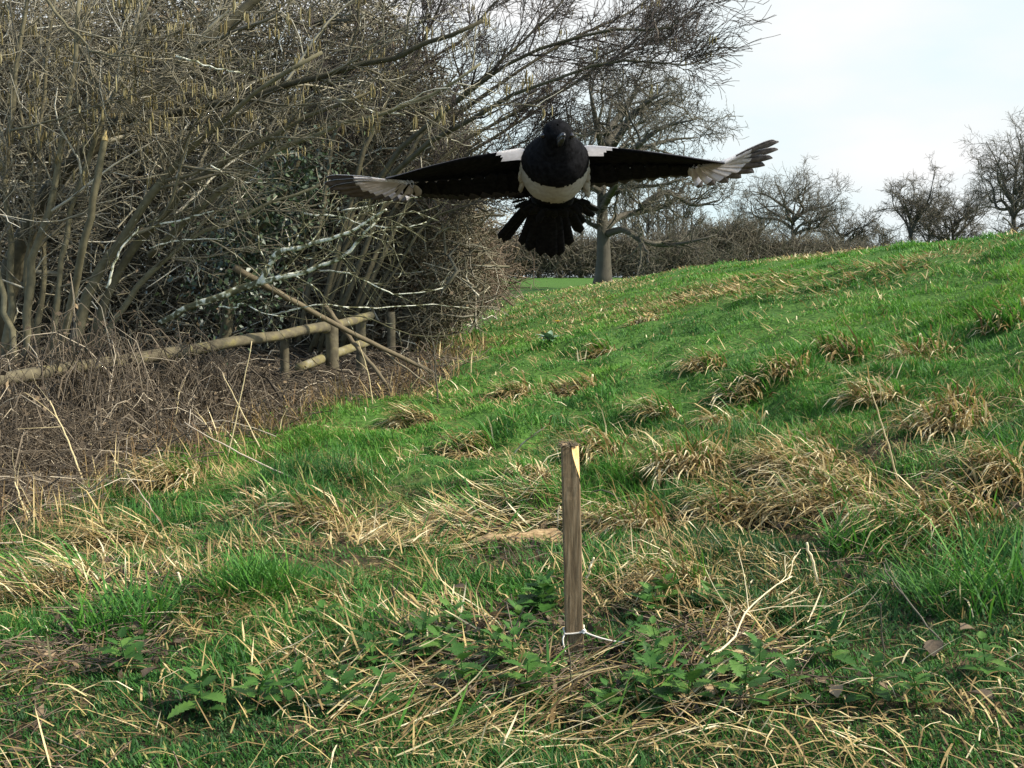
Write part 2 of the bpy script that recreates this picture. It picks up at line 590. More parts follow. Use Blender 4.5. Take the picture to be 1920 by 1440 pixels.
def build_straw():
    ac = Acc()
    n = 270000
    X, Y = scatter(n, 1.9, 36)
    m = meadow(X, Y)
    st = straw_field(X, Y)
    edge = np.exp(-((X - hedge_edge(Y)) / 0.55) ** 2) * (1 - smooth(Y, 16, 24))
    keep = rng.random(n) < np.clip(st * m * (0.46 + 0.45 * smooth(Y, 11, 16)) * (0.14 + 0.86 * smooth(Y, 2.5, 3.6)) + 0.035 * m * (1 - smooth(Y, 6, 12)) + 0.22 * edge * smooth(Y, 4.0, 5.5) + 0.08 * edge, 0, 1) * (1 - 0.8 * bare_ground(X, Y))
    X, Y, edge = X[keep], Y[keep], edge[keep]
    k = len(X)
    Z = terrain(X, Y) + rng.uniform(0.0, 0.045, k)
    L = rng.uniform(0.04, 0.17, k) * (1 - 0.25 * smooth(Y, 9, 18))
    wid = np.maximum(0.0044, 0.0008 * Y) * rng.uniform(0.5, 1.5, k)
    flow = 3.4 + 5.0 * (fbm(X * 0.9, Y * 0.9, 25, 2) - 0.5) * 2
    head = flow + rng.normal(0, 0.9, k)
    l0 = rng.uniform(0.6, 1.5, k)
    l1 = l0 + rng.uniform(-0.2, 1.5, k)
    tall = (edge > 0.35) & (rng.random(k) < 0.40) & (Y > 4.2)
    L[tall] = rng.uniform(0.10, 0.30, tall.sum())
    l0[tall] = rng.uniform(0.0, 0.6, tall.sum())
    l1[tall] = l0[tall] + rng.uniform(0.0, 1.3, tall.sum())
    hue = np.clip(rng.beta(1.6, 2.0, k) + 0.4 * (fbm(X * 2, Y * 2, 91, 2) - 0.5) - 0.22 * edge, 0, 1)
    blades(ac, np.stack([X, Y, Z], -1), head, L, l0, l1, wid, hue)
    o = ac.build('straw_litter', M['straw'], smooth_shade=False)
    tag(o, 'loose dead straw lying through the grass', kind='stuff')


build_grass()
build_straw()


def tussock(px, py, rad, n, label, kind='straw', head=None, Lr=(0.20, 0.42), green=0.15, name='straw_tussock', up=0.0, flat=False):
    """A clump of long dead blades arching out of one root and drooping to the ground."""
    p = gp(px, py)
    D = p[1]
    ac = Acc()
    k = int(n * 1.3)
    if 3.8 < D < 16:
        rad = rad * 1.2
    a = rng.uniform(0, 2 * np.pi, k)
    if head is not None:
        a = head + rng.normal(0, 0.5, k)
    rr = rad * (0.8 if flat else 0.42) * np.sqrt(rng.random(k))
    a0 = rng.uniform(0, 2 * np.pi, k)
    bx = p[0] + rr * np.cos(a0)
    by = p[1] + rr * np.sin(a0)
    bz = terrain(bx, by) - 0.01 + (up + (0.05 if flat else 0.0)) * rng.random(k)
    L = rng.uniform(*Lr, k) * 0.85
    l0 = np.abs(rng.normal(0.62, 0.28, k))
    l1 = np.minimum(l0 + rng.uniform(1.1, 2.0, k), 2.6)
    if flat:
        l0 = rng.uniform(1.15, 1.6, k)
        l1 = l0 + rng.uniform(-0.5, 0.9, k)
        L = L * 0.72
    wid = np.maximum(0.0052, 0.0015 * D) * rng.uniform(0.5, 1.6, k)
    g = rng.random(k) < green
    hs = np.clip(rng.beta(1.7, 1.5, k), 0, 1)
    base = np.stack([bx, by, bz], -1)
    s = ~g
    if kind == 'green':
        blades(ac, base, a, L, l0 * 0.7, l0 + rng.uniform(0.2, 0.9, k), wid, np.clip(rng.normal(0.5, 0.15, k), 0, 0.8), 1)
    else:
        blades(ac, base[s], a[s], L[s], l0[s], l1[s], wid[s], hs[s], 0)
        if g.any():
            blades(ac, base[g], a[g], L[g] * 0.8, l0[g] * 0.6, l1[g] * 0.6, wid[g], np.clip(rng.normal(0.5, 0.15, g.sum()), 0, 0.8), 1)
    o = ac.build(name, [M['straw'], M['grass']], smooth_shade=False, origin=p)
    tag(o, label, 'tussock', 'tussocks of long dead grass' if kind != 'green' else 'lush green tussocks')
    return o


TUSSOCKS = [
    (1085, 745, 0.35, 260, 'pale straw tussock arching over at the middle of the green slope, above the wooden stake', dict(head=3.6)),
    (975, 745, 0.30, 200, 'brown drooping tussock just left of the pale arching one on the slope', dict(head=3.8)),
    (1290, 880, 0.40, 340, 'tall pointed straw tussock close to the right of the stake top', dict(head=4.4, Lr=(0.25, 0.5))),
    (1560, 960, 0.50, 520, 'broadest straw tussock, swept towards the stake, right of the pointed one', dict(head=3.7, Lr=(0.25, 0.5))),
    (1500, 880, 0.40, 320, 'straw tussock directly behind the broadest one', dict(head=3.8)),
    (1775, 800, 0.40, 380, 'yellow straw tussock under a bent pale stalk near the edge of the picture', dict(head=4.0)),
    (1760, 985, 0.45, 420, 'dense swept straw tussock beyond the broadest one, at the picture edge', dict(head=3.7, Lr=(0.25, 0.5))),
    (1590, 655, 0.40, 140, 'small straw tussock high on the slope with green blades through it', dict(head=3.8, green=0.35)),
    (1735, 675, 0.40, 150, 'low ragged straw tussock high on the slope below the lone far trees', dict(head=3.8, green=0.3)),
    (1890, 610, 0.40, 150, 'grey green tussock on the bank where the slope leaves the picture', dict(head=3.9, green=0.6)),
    (1405, 735, 0.35, 130, 'thin straw tussock among lush grass halfway up the slope', dict(head=3.7, green=0.3)),
    (1240, 775, 0.30, 120, 'sparse tussock of short straw midway between stake and slope', dict(head=3.6, green=0.3)),
    (455, 985, 0.34, 300, 'round straw tussock with bright arching top, near the hedge bottom', dict(Lr=(0.2, 0.36))),
    (250, 1030, 0.34, 200, 'long combed straw tussock streaming down towards the lower corner', dict(head=3.7, Lr=(0.25, 0.5))),
    (110, 1110, 0.36, 190, 'second streaming straw tussock, lower down the same streak', dict(head=3.6, Lr=(0.25, 0.5))),
    (330, 900, 0.34, 240, 'tangled straw tussock at the border of grass and brambles', dict(head=4.2)),
    (800, 1010, 0.40, 420, 'flattened mat of golden straw beside the log and behind the stake', dict(flat=True, head=0.3, Lr=(0.2, 0.4))),
    (930, 960, 0.40, 420, 'golden straw mat rising behind the broken log', dict(flat=True, head=3.0, Lr=(0.2, 0.4))),
    (1005, 905, 0.26, 260, 'small brown hummock of matted grass just behind the stake', dict(Lr=(0.08, 0.18), up=0.06)),
    (1190, 985, 0.34, 260, 'straw tussock right behind the stake, under the dark bramble stem', dict(head=4.0)),
    (1270, 1100, 0.30, 200, 'bleached straw tussock to the right of the stake foot', dict(head=4.1)),
    (1450, 1190, 0.30, 130, 'flat straw heap beside the long forked pale stalk', dict(flat=True, head=0.4, Lr=(0.15, 0.35))),
    (800, 1180, 0.30, 170, 'fan of straight straws leaning over to the left of the stake foot', dict(flat=True, head=2.2, Lr=(0.2, 0.36))),
    (1200, 1325, 0.40, 130, 'thick swathe of combed straw in front of the stake', dict(flat=True, head=0.25, Lr=(0.25, 0.45))),
    (820, 1335, 0.40, 170, 'straw swathe among nettles at the bottom of the picture', dict(flat=True, head=0.5, Lr=(0.2, 0.4))),
    (640, 1265, 0.35, 150, 'loose straw heap among twigs, front and left of the stake', dict(flat=True, head=0.1, Lr=(0.15, 0.35))),
    (790, 790, 0.35, 200, 'yellow straw tussock where the leaning poles reach the ground', dict(head=3.4)),
    (890, 850, 0.30, 150, 'thin yellow tussock on the flat ground between hedge and stake', dict(head=3.5, green=0.3)),
    (1330, 690, 0.30, 130, 'short pale tussock on the slope, above the thin one in lush grass', dict(head=3.7, green=0.2)),
    (1480, 700, 0.30, 140, 'pale tussock between the thin one and the small green-bladed one', dict(head=3.8, green=0.2)),
    (1650, 750, 0.34, 170, 'pale combed tussock at the upper end of the long leaning stalk', dict(head=3.7, green=0.15)),
    (1130, 665, 0.30, 110, 'faint straw tussock up the slope from the pale arching one', dict(head=3.7, green=0.3)),
    (1390, 800, 0.32, 180, 'bright straw tussock behind the pointed one', dict(head=3.7, green=0.15)),
    (1870, 880, 0.34, 220, 'pale tussock under the yellow one where the slope leaves the picture', dict(head=3.8, green=0.15)),
    (1380, 960, 0.30, 180, 'combed tussock between the pointed and the broadest one', dict(head=3.7)),
    (1120, 850, 0.28, 130, 'small pale tussock touching the stake top', dict(head=4.0, green=0.2)),
    (690, 900, 0.28, 130, 'thin golden tussock on the open grass in front of the brambles', dict(head=3.6, green=0.3)),
    (620, 985, 0.28, 150, 'ragged pale tussock between the round one and the golden mat', dict(head=3.8, green=0.2)),
    (1205, 605, 0.40, 160, 'dark brown dead clump alone on the bright slope', dict(Lr=(0.15, 0.3))),
    (1560, 530, 1.3, 520, 'long band of bleached grass just under the crest of the bank', dict(head=3.5, Lr=(0.15, 0.40), green=0.0, flat=True)),
    (1350, 545, 1.3, 420, 'brown flattened grass band lower on the crest, nearer the oak', dict(head=3.5, Lr=(0.15, 0.40), green=0.0, flat=True)),
]
for px_, py_, rad_, n_, lab_, kw_ in TUSSOCKS:
    tussock(px_, py_, rad_, n_, lab_, **kw_)
tussock(490, 1125, 0.30, 420, 'lush bright green tussock of long soft blades in the dark grass', kind='green', Lr=(0.14, 0.30), name='green_tussock')
tussock(230, 1180, 0.35, 260, 'dark green tussock near the lower corner of the picture', kind='green', Lr=(0.12, 0.26), name='green_tussock')
tussock(1830, 1130, 0.40, 120, 'coarse tussock of broad green blades at the picture edge', kind='green', Lr=(0.25, 0.5), name='green_tussock')
tussock(1640, 1020, 0.35, 260, 'green tussock in front of the broadest straw tussock', kind='green', Lr=(0.12, 0.28), name='green_tussock')


# ------------------------------------------------------------------ growing branches
def grow(P, R, n, t0, t1, L, ang, Mp, wig, trop=(0, 0, 0), rr=0.6, rmin=0.004, tip=0.35, Lj=0.35, lt=0.0):
    """n children on every parent polyline; positions, lengths and bends random. Returns their polylines and radii."""
    K, Mo = P.shape[:2]
    idx = np.repeat(np.arange(K), n)
    k = len(idx)
    if k == 0:
        return np.zeros((0, Mp, 3)), np.zeros((0, Mp))
    t = rng.uniform(t0, t1, k)
    x = t * (Mo - 1)
    i = np.minimum(x.astype(int), Mo - 2)
    f = (x - i)[:, None]
    base = P[idx, i] * (1 - f) + P[idx, i + 1] * f
    rb = R[idx, i] * (1 - f[:, 0]) + R[idx, i + 1] * f[:, 0]
    tan = nrm(P[idx, i + 1] - P[idx, i])
    rnd = rng.normal(size=(k, 3))
    perp = nrm(rnd - (rnd * tan).sum(-1, keepdims=True) * tan)
    a = np.abs(rng.normal(ang, 0.22, k))[:, None]
    d = nrm(np.cos(a) * tan + np.sin(a) * perp)
    Ls = L * (1 + rng.uniform(-Lj, Lj, k)) * (1 - lt * t)
    step = (Ls / (Mp - 1))[:, None]
    trop = np.asarray(trop, float)
    out = np.empty((k, Mp, 3))
    out[:, 0] = base
    for m in range(1, Mp):
        d = nrm(d + wig * rng.normal(size=(k, 3)) + trop)
        out[:, m] = out[:, m - 1] + d * step
    r0 = np.maximum(rb * rr, rmin)
    rad = r0[:, None] * np.linspace(1, tip, Mp)[None]
    return out, np.maximum(rad, rmin * 0.7)


def poly(pts, n=12, wob=0.0):
    """A smooth polyline through points (Catmull-Rom)."""
    p = np.asarray(pts, float)
    q = np.concatenate([[2 * p[0] - p[1]], p, [2 * p[-1] - p[-2]]])
    s = np.linspace(0, len(p) - 1 - 1e-6, n)
    i = s.astype(int)
    t = (s - i)[:, None]
    a, b, c, d = q[i], q[i + 1], q[i + 2], q[i + 3]
    o = 0.5 * ((2 * b) + (c - a) * t + (2 * a - 5 * b + 4 * c - d) * t ** 2 + (3 * b - a - 3 * c + d) * t ** 3)
    if wob:
        o[1:] += rng.normal(0, wob, (n - 1, 3))
    return o


def bare_tree(name, base, limbs, label, cat='tree', group=None, trunk_r=0.3, lev=((8, 2.2, 0.7, 0.30), (8, 1.1, 0.8, 0.30), (7, 0.6, 0.8, 0.28)), rmin=0.012, mat='far_bark', trop=(0, 0, 0.03), limb_r=0.45, first=(0.25, 1.0)):
    """limbs: world polylines, the first of them the trunk."""
    root = empty(name, base)
    tag(root, label, cat, group)
    tr = Acc()
    cr = Acc()
    P0, R0 = [], []
    for q, l in enumerate(limbs):
        p = poly(l, 12)
        r = np.linspace(trunk_r if q == 0 else trunk_r * limb_r, trunk_r * (0.10 if q == 0 else 0.07), 12)
        if q == 0:
            r[0] *= 1.45
            r[1] *= 1.1
        tr.tubes(p - base, r, 8, hue=0.32 if q else 0.28, cap=True)
        P0.append(p)
        R0.append(r)
    P, R = np.array(P0), np.array(R0)
    for j, (n, L, ang, wig) in enumerate(lev):
        P, R = grow(P, R, n, first[0] if j == 0 else 0.15, 1.0, L, ang, 6 if j < 2 else 4, wig, trop, rr=0.55, rmin=rmin * (1.0 if j else 2.0), lt=0.3)
        (tr if j == 0 else cr).tubes(P - base, R, 5 if j == 0 else 3)
    tr.build('trunk', M[mat], root)
    cr.build('crown', M[mat], root)
    return root


def far_tree(px, Y, top, spread, label, nl=7, group=None, name='bare_tree', trunk_r=0.28, up=1.2, lev=None, group_z=None, seed_lean=0.0):
    """A bare tree far off: its foot on the ground at depth Y, its top at row `top`, its half width `spread` pixels."""
    b = at(px, 520, Y)
    b[2] = float(terrain(b[0], b[1])) - 0.1
    T = at(px, top, Y)
    H = T[2] - b[2]
    W = spread * 1.18 * Y / FPX
    limbs = [np.array([b, b + [0.02 * H, 0, 0.25 * H], b + [-0.01 * H + seed_lean * 0.5 * H, 0, 0.5 * H], b + [0.03 * H + seed_lean * H, 0.02 * H, 0.78 * H]])]
    for i in range(nl):
        a = 2 * math.pi * i / nl + rng.uniform(-0.3, 0.3)
        h0 = rng.uniform(0.30, 0.62) * H
        el = rng.uniform(0.15, 1.0)
        e = np.array([math.cos(a) * W * 0.8 * math.cos(el * 0.8), math.sin(a) * W * 0.8 * math.cos(el * 0.8), (0.10 + 0.28 * el * up) * H])
        s = b + [0, 0, h0]
        limbs.append(np.array([s, s + e * [0.35, 0.35, 0.3] + rng.normal(0, 0.02 * H, 3), s + e * [0.7, 0.7, 0.6] + rng.normal(0, 0.03 * H, 3), s + e]))
    lev = lev or ((7, 0.34 * W + 0.12 * H, 0.7, 0.34), (7, 0.18 * W + 0.06 * H, 0.75, 0.34), (5, 0.10 * W + 0.035 * H, 0.75, 0.3))
    return bare_tree(name, b, limbs, label, 'tree', group, trunk_r=trunk_r, lev=lev, rmin=0.00015 * Y, limb_r=0.5, first=(0.2, 1.0))


def build_oak():
    Y = 52.0
    P = lambda x, y, dy=0.0: at(x, y, Y + dy)
    b = P(1130, 545)
    b[2] = float(terrain(b[0], b[1])) - 0.1
    limbs = [
        [b, P(1132, 480), P(1130, 420), P(1128, 340), P(1135, 260, 1), P(1150, 175, 1)],
        [P(1135, 270), P(1190, 215, 3), P(1240, 190, 4), P(1285, 205, 5)],
        [P(1130, 310), P(1180, 285, -5), P(1240, 240, -6), P(1300, 225, -7)],
        [P(1200, 390, 1), P(1250, 360, 1), P(1300, 385, 1), P(1350, 375, 1)],
        [P(1135, 440), P(1170, 430, -1), P(1205, 452, -2), P(1250, 460, -2), P(1300, 452, -3), P(1345, 440, -3)],
        [P(1132, 430), P(1165, 405, 1), P(1225, 392, 2), P(1265, 378, 2), P(1285, 345, 2), P(1330, 350, 3)],
        [P(1130, 375), P(1150, 362, -1), P(1190, 350, -2), P(1230, 348, -3), P(1290, 335, -3)],
        [P(1130, 330), P(1170, 300, 1), P(1215, 275, 2), P(1260, 262, 3), P(1310, 258, 3)],
        [P(1132, 300), P(1165, 250, -2), P(1190, 210, -2), P(1225, 185, -3), P(1255, 170, -3)],
        [P(1128, 340), P(1095, 290, 1), P(1070, 240, 2), P(1060, 190, 3)],
        [P(1128, 360), P(1080, 330, -2), P(1030, 300, -3), P(990, 290, -4)],
        [P(1130, 400), P(1090, 380, 2), P(1040, 370, 4), P(1000, 380, 4)],
        [P(1135, 250), P(1175, 200, 2), P(1195, 165, 2), P(1215, 150, 3)],
        [P(1132, 290), P(1120, 240, -3), P(1110, 190, -4), P(1105, 160, -4)],
        [P(1130, 350), P(1150, 300, 4), P(1180, 260, 6), P(1230, 220, 7)],
        [P(1130, 390), P(1160, 340, -4), P(1200, 310, -7), P(1260, 300, -8)],
    ]
    bare_tree('oak_tree', b, [np.array(l) for l in limbs], 'large spreading bare oak standing behind the flying magpie', trunk_r=0.42,
              lev=((9, 2.1, 0.7, 0.36), (6, 1.2, 0.75, 0.36), (5, 0.65, 0.75, 0.32), (2, 0.35, 0.8, 0.3)), rmin=0.0115, limb_r=0.46, first=(0.22, 1.0))


build_oak()
far_tree(1485, 105, 318, 92, 'round spreading bare oak on the skyline, middle of the far row', nl=11, trunk_r=0.34)
far_tree(1580, 112, 385, 60, 'lower bare tree joined to the round oak on its far side', nl=9, trunk_r=0.26)
far_tree(1415, 118, 378, 40, 'thin pale bare tree between the big oak and the round skyline oak', nl=6, trunk_r=0.18)
far_tree(1705, 100, 306, 46, 'slim upright bare tree with a forked trunk standing alone on the crest', nl=8, trunk_r=0.24, up=1.7)
far_tree(1785, 104, 350, 72, 'wide low bare tree next to the slim upright one', nl=11, trunk_r=0.28, up=0.9)
far_tree(1740, 110, 352, 40, 'small bare tree squeezed between the slim and the wide one', nl=6, trunk_r=0.2)
far_tree(1895, 92, 238, 70, 'tallest far bare tree at the edge of the picture', nl=12, trunk_r=0.32, up=1.5)
far_tree(1960, 95, 262, 70, 'dense bare tree partly out of the picture beside the tallest one', nl=11, trunk_r=0.3, up=1.3)
far_tree(1640, 125, 425, 40, 'lowest bare bush of a tree in the skyline gap', nl=8, trunk_r=0.15)


def slender_trees():
    """The wood behind the oak: thin upright trunks with steep twigs."""
    proto = None
    Y0 = 82.0
    for i, (px, top) in enumerate([(1172, 300), (1196, 330), (1214, 318), (1232, 340), (1248, 330), (1262, 352), (1279, 346), (1296, 372), (1312, 392), (1184, 350), (1224, 360), (1268, 385), (1330, 410), (1090, 330), (1050, 320), (1010, 330)]):
        b = at(px, 520, Y0 + (i * 7) % 11)
        b[2] = float(terrain(b[0], b[1])) - 0.1
        H = at(px, top, b[1])[2] - b[2]
        if proto is None:
            limbs = [np.array([b, b + [0.05, 0, 0.33 * H], b + [-0.05, 0, 0.66 * H], b + [0.1, 0, 0.98 * H]])]
            proto = bare_tree('slender_tree', b, limbs, 'slim straight bare tree of the wood seen behind the oak limbs', 'tree', 'slim trees in the wood behind the oak', trunk_r=0.13,
                              lev=((34, 1.5, 0.55, 0.16), (7, 0.7, 0.6, 0.2)), rmin=0.017, trop=(0, 0, 0.10), first=(0.15, 1.0))
            H0 = H
            continue
        c = copy_tree(proto)
        c.location = b
        c.rotation_euler = (0, 0, rng.uniform(0, 6.28))
        s = H / H0
        c.scale = (0.6 + 0.4 * s, 0.6 + 0.4 * s, s)


slender_trees()


def hedge(name, pts, h, depth, n, label, mat='hedge_twig', leaf=0.0, rtw=0.02, leafmat='hedge_leaf', cat='hedge', L=1.0):
    """A twiggy hedge along a ground line: upright crooked stems and a mass of fine twigs filling an uneven outline."""
    pts = np.asarray(pts, float)
    p = poly(np.column_stack([pts[:, 0], pts[:, 1], np.zeros(len(pts))]), 60)
    hh = np.interp(np.linspace(0, 1, 60), np.linspace(0, 1, len(h)), h)
    root = empty(name, (p[0, 0], p[0, 1], float(terrain(p[0, 0], p[0, 1]))))
    o = np.array(root.location)
    s = rng.uniform(0, 59, n)
    i = np.minimum(s.astype(int), 58)
    f = (s - i)[:, None]
    b = p[i] * (1 - f) + p[i + 1] * f
    H = np.interp(s, np.arange(60), hh) * (0.75 + 0.5 * vnoise(s * 1.3, s * 0, 5))
    b[:, :2] += rng.normal(0, depth * 0.4, (n, 2))
    b[:, 2] = terrain(b[:, 0], b[:, 1]) + H * 0.72 * rng.random(n) ** 0.8
    ac = Acc()
    d = nrm(rng.normal(size=(n, 3)) * [1, 1, 0.7] + [0, 0, 0.8])
    Ls = L * rng.uniform(0.4, 1.3, n)
    P = np.stack([b, b + d * Ls[:, None] * 0.5 + rng.normal(0, 0.1 * L, (n, 3)), b + d * Ls[:, None] + rng.normal(0, 0.15 * L, (n, 3))], 1)
    ac.tubes(P - o, np.stack([np.full(n, rtw * 1.3), np.full(n, rtw), np.full(n, rtw * 0.5)], 1), 3)
    ac.build('branches', M[mat], root)
    if leaf:
        nl = int(n * 1.6)
        s = rng.uniform(0, 59, nl)
        i = np.minimum(s.astype(int), 58)
        f = (s - i)[:, None]
        c = p[i] * (1 - f) + p[i + 1] * f
        H = np.interp(s, np.arange(60), hh) * (0.7 + 0.5 * vnoise(s * 1.3, s * 0, 5))
        c[:, :2] += rng.normal(0, depth * 0.4, (nl, 2))
        c[:, 2] = terrain(c[:, 0], c[:, 1]) + H * rng.random(nl) * 0.85
        lv = Acc()
        leaf_quads(lv, c - o, leaf)
        lv.build('foliage', M[leafmat], root)
    tag(root, label, cat)
    return root


def leaf_quads(acc, c, size, hue=None):
    k = len(c)
    a = nrm(rng.normal(size=(k, 3)))
    r = rng.normal(size=(k, 3))
    b = nrm(r - (r * a).sum(-1, keepdims=True) * a)
    s = (size * rng.uniform(0.5, 1.3, k))[:, None]
    V = np.stack([c - a * s * 0.5, c + b * s * 0.32, c + a * s * 0.6, c - b * s * 0.32], 1)
    Q = np.arange(k)[:, None] * 4 + np.arange(4)[None]
    acc.faces(V.reshape(-1, 3), Q, None, np.repeat(rng.random(k) if hue is None else hue, 4))


def gx(px, Y):
    return [(px - 960) / FPX * Y, Y]


hedge('field_hedge', [gx(820, 78), gx(1000, 78), gx(1160, 79), gx(1300, 80)], [3.6, 3.6, 3.3, 3.0], 1.6, 13000, 'olive brown hedge across the far field behind the oak trunk', rtw=0.018, leaf=0.10, L=1.2)
hedge('skyline_hedge', [gx(1240, 84), gx(1330, 84), gx(1390, 85), gx(1500, 88), gx(1600, 92), gx(1700, 96)], [3.2, 4.5, 4.9, 3.5, 3.2, 2.4], 1.6, 15000, 'dark hedge along the skyline below the round far oak', rtw=0.018, leaf=0.11, L=1.2)
hedge('crest_hedge', [gx(1680, 96), gx(1800, 94), gx(1900, 90), gx(2050, 88)], [2.4, 3.5, 4.4, 5.2], 1.6, 6000, 'scrubby hedge at the feet of the trees on the crest', rtw=0.018, leaf=0.11, L=1.2)


# ------------------------------------------------------------------ the hedge on the fence line
def stems_tree(name, limbs, label, lev, rmin, mat='bark', twigmat='twig', cat='tree', trop=(0.03, 0, 0.04), catkins=0, cat_sel=None, first=0.25):
    """Several stems from one stool; limbs: (points, foot radius, tip radius)."""
    b = np.asarray(limbs[0][0][0], float).copy()
    b[2] = float(terrain(b[0], b[1]))
    root = empty(name, b)
    tag(root, label, cat)
    ps, rs = [], []
    for pts, r0, r1, *hh in limbs:
        p = poly(pts, 14, wob=min(r0 * 0.4, 0.013))
        r = np.linspace(r0, r1, 14) * (1 + 0.15 * rng.normal(size=14) * 0.6)
        st = Acc()
        st.tubes(p - b, r, 8, hue=hh[0] if hh else rng.uniform(0.35, 0.6), cap=True)
        st.build('stem', M[mat], root)
        ps.append(p)
        rs.append(r)
    P, R = np.array(ps), np.array(rs)
    tw = Acc()
    allP = []
    for j, (n, L, ang, wig) in enumerate(lev):
        P, R = grow(P, R, n, first if j == 0 else 0.1, 1.0, L, ang, 6 if j == 0 else 4, wig, trop, rr=0.5, rmin=rmin * (1.5 if j == 0 else 1.0), Lj=0.5, lt=0.6 if j == 0 else 0.2)
        hue = np.clip(rng.beta(2.0, 2.6, len(P)) + 0.25 * (rng.random(len(P)) < 0.08), 0, 1)
        tw.tubes(P - b, R, 4 if j == 0 else 3, hue)
        allP.append(P)
    tw.build('twigs', M[twigmat], root)
    if catkins:
        tips = np.concatenate([p[:, -1] for p in allP[1:]])
        if cat_sel is not None:
            tips = tips[cat_sel(tips)]
        tips = tips[rng.permutation(len(tips))[:catkins]]
        tips = np.repeat(tips, 4, 0) + rng.normal(0, 1, (len(tips) * 4, 3)) * [0.035, 0.035, 0.015]
        k = len(tips)
        Lc = rng.uniform(0.05, 0.13, k)
        P = np.stack([tips + np.array([0, 0, -1.0]) * (Lc * f)[:, None] + rng.normal(0, 0.003, (k, 3)) for f in (0, 0.2, 0.55, 0.9, 1.0)], 1)
        R = np.array([0.0015, 0.006, 0.0075, 0.006, 0.0015])[None] * rng.uniform(0.8, 1.2, (k, 1))
        ck = Acc()
        ck.tubes(P - b, R, 5)
        o = ck.build('catkins', M['catkin'], root)
        o['kind'] = 'stuff'
    return root


def build_hazel():
    Y = 9.4
    P = lambda x, y, d=0.0: at(x, y, Y + d)
    limbs = [
        ([P(-30, 700, .4), P(50, 440, .4), P(180, 262, .3), P(320, 135, .5), P(450, 30, .6), P(560, -80, .7)], 0.090, 0.040, 0.12),
        ([P(120, 700), P(180, 520), P(260, 400, -.2), P(340, 300, -.3), P(450, 200, -.5), P(600, 95, -.7)], 0.050, 0.014),
        ([P(150, 700, .2), P(215, 520, .1), P(300, 410), P(400, 318, -.1), P(540, 232, -.2), P(700, 165, -.3)], 0.046, 0.012),
        ([P(40, 700, -.2), P(60, 520, -.2), P(95, 370, -.3), P(130, 190, -.3), P(150, -20, -.3)], 0.038, 0.016),
        ([P(10, 700), P(22, 500), P(14, 300), P(40, 90), P(60, -60)], 0.034, 0.015),
        ([P(75, 700, .1), P(48, 520, 0), P(62, 330, 0), P(20, 120, 0)], 0.024, 0.010),
        ([P(95, 700, -.1), P(110, 560, -.2), P(128, 420, -.2), P(200, 210, -.3), P(290, -20, -.4)], 0.030, 0.012),
        ([P(30, 690, -.3), P(5, 540, -.3), P(-20, 380, -.3), P(-60, 150, -.3)], 0.028, 0.012),
        ([P(170, 690, .3), P(240, 560, .2), P(330, 470, .1), P(460, 400, .1), P(600, 350, .1)], 0.030, 0.010),
        ([P(60, 690, .3), P(85, 500, .5), P(70, 260, .6), P(105, -20, .6)], 0.030, 0.014),
        ([P(195, 232, .2), P(300, 214, 0), P(380, 197, -.1), P(460, 186, -.2), P(560, 152, -.3), P(700, 120, -.4), P(800, 84, -.5), P(905, 40, -.6)], 0.042, 0.014, 0.08),
        ([P(20, 245, -.4), P(100, 227, -.5), P(200, 196, -.6), P(310, 165, -.8)], 0.012, 0.006),
        ([P(60, -40, -.8), P(110, 30, -.9), P(150, 70, -.9), P(182, 100, -1), P(268, 106, -1.1)], 0.014, 0.006),
        ([P(280, 480, .2), P(395, 372, 0), P(520, 283, -.1), P(640, 236, -.2), P(780, 190, -.3), P(900, 120, -.4)], 0.028, 0.010),
    ]
    stems_tree('hazel_tree', limbs, 'many-stemmed hazel with hanging yellow catkins and pale leaning stems', ((10, 1.1, 0.75, 0.16), (6, 0.5, 0.8, 0.2), (3, 0.24, 0.8, 0.2)), 0.0040, trop=(0.04, 0.07, 0.04),
               catkins=230, cat_sel=lambda t: t[:, 2] > CAM_H + 1.15 - 0.35 * (t[:, 0] < -3.0))
    sp = poly([P(98, 715, -.3), P(130, 580, -.5), P(165, 420, -.75), P(194, 262, -.8)], 14, 0.004)
    o = np.array(sp[0])
    root = empty('snapped_tree', o)
    a = Acc()
    a.tubes(sp - o, np.linspace(0.034, 0.025, 14), 9, hue=0.40)
    a.build('stem', M['bark'], root)
    a = Acc()
    e = sp[-1] - o
    a.tubes(np.array([e, e + [0.0, 0, 0.02], e + [0.008, 0, 0.05], e + [0.014, 0, 0.075]]), np.array([0.027, 0.022, 0.010, 0.003]), 5, hue=0.6)
    a.tubes(np.array([e + [-0.014, 0.005, -0.01], e + [-0.016, 0.005, 0.02], e + [-0.018, 0.004, 0.045]]), np.array([0.012, 0.009, 0.002]), 4, hue=0.45)
    a.build('split_top', M['straw'], root)
    tag(root, 'pale snapped stem with a splintered top among the hazel stems', 'broken stem')


build_hazel()


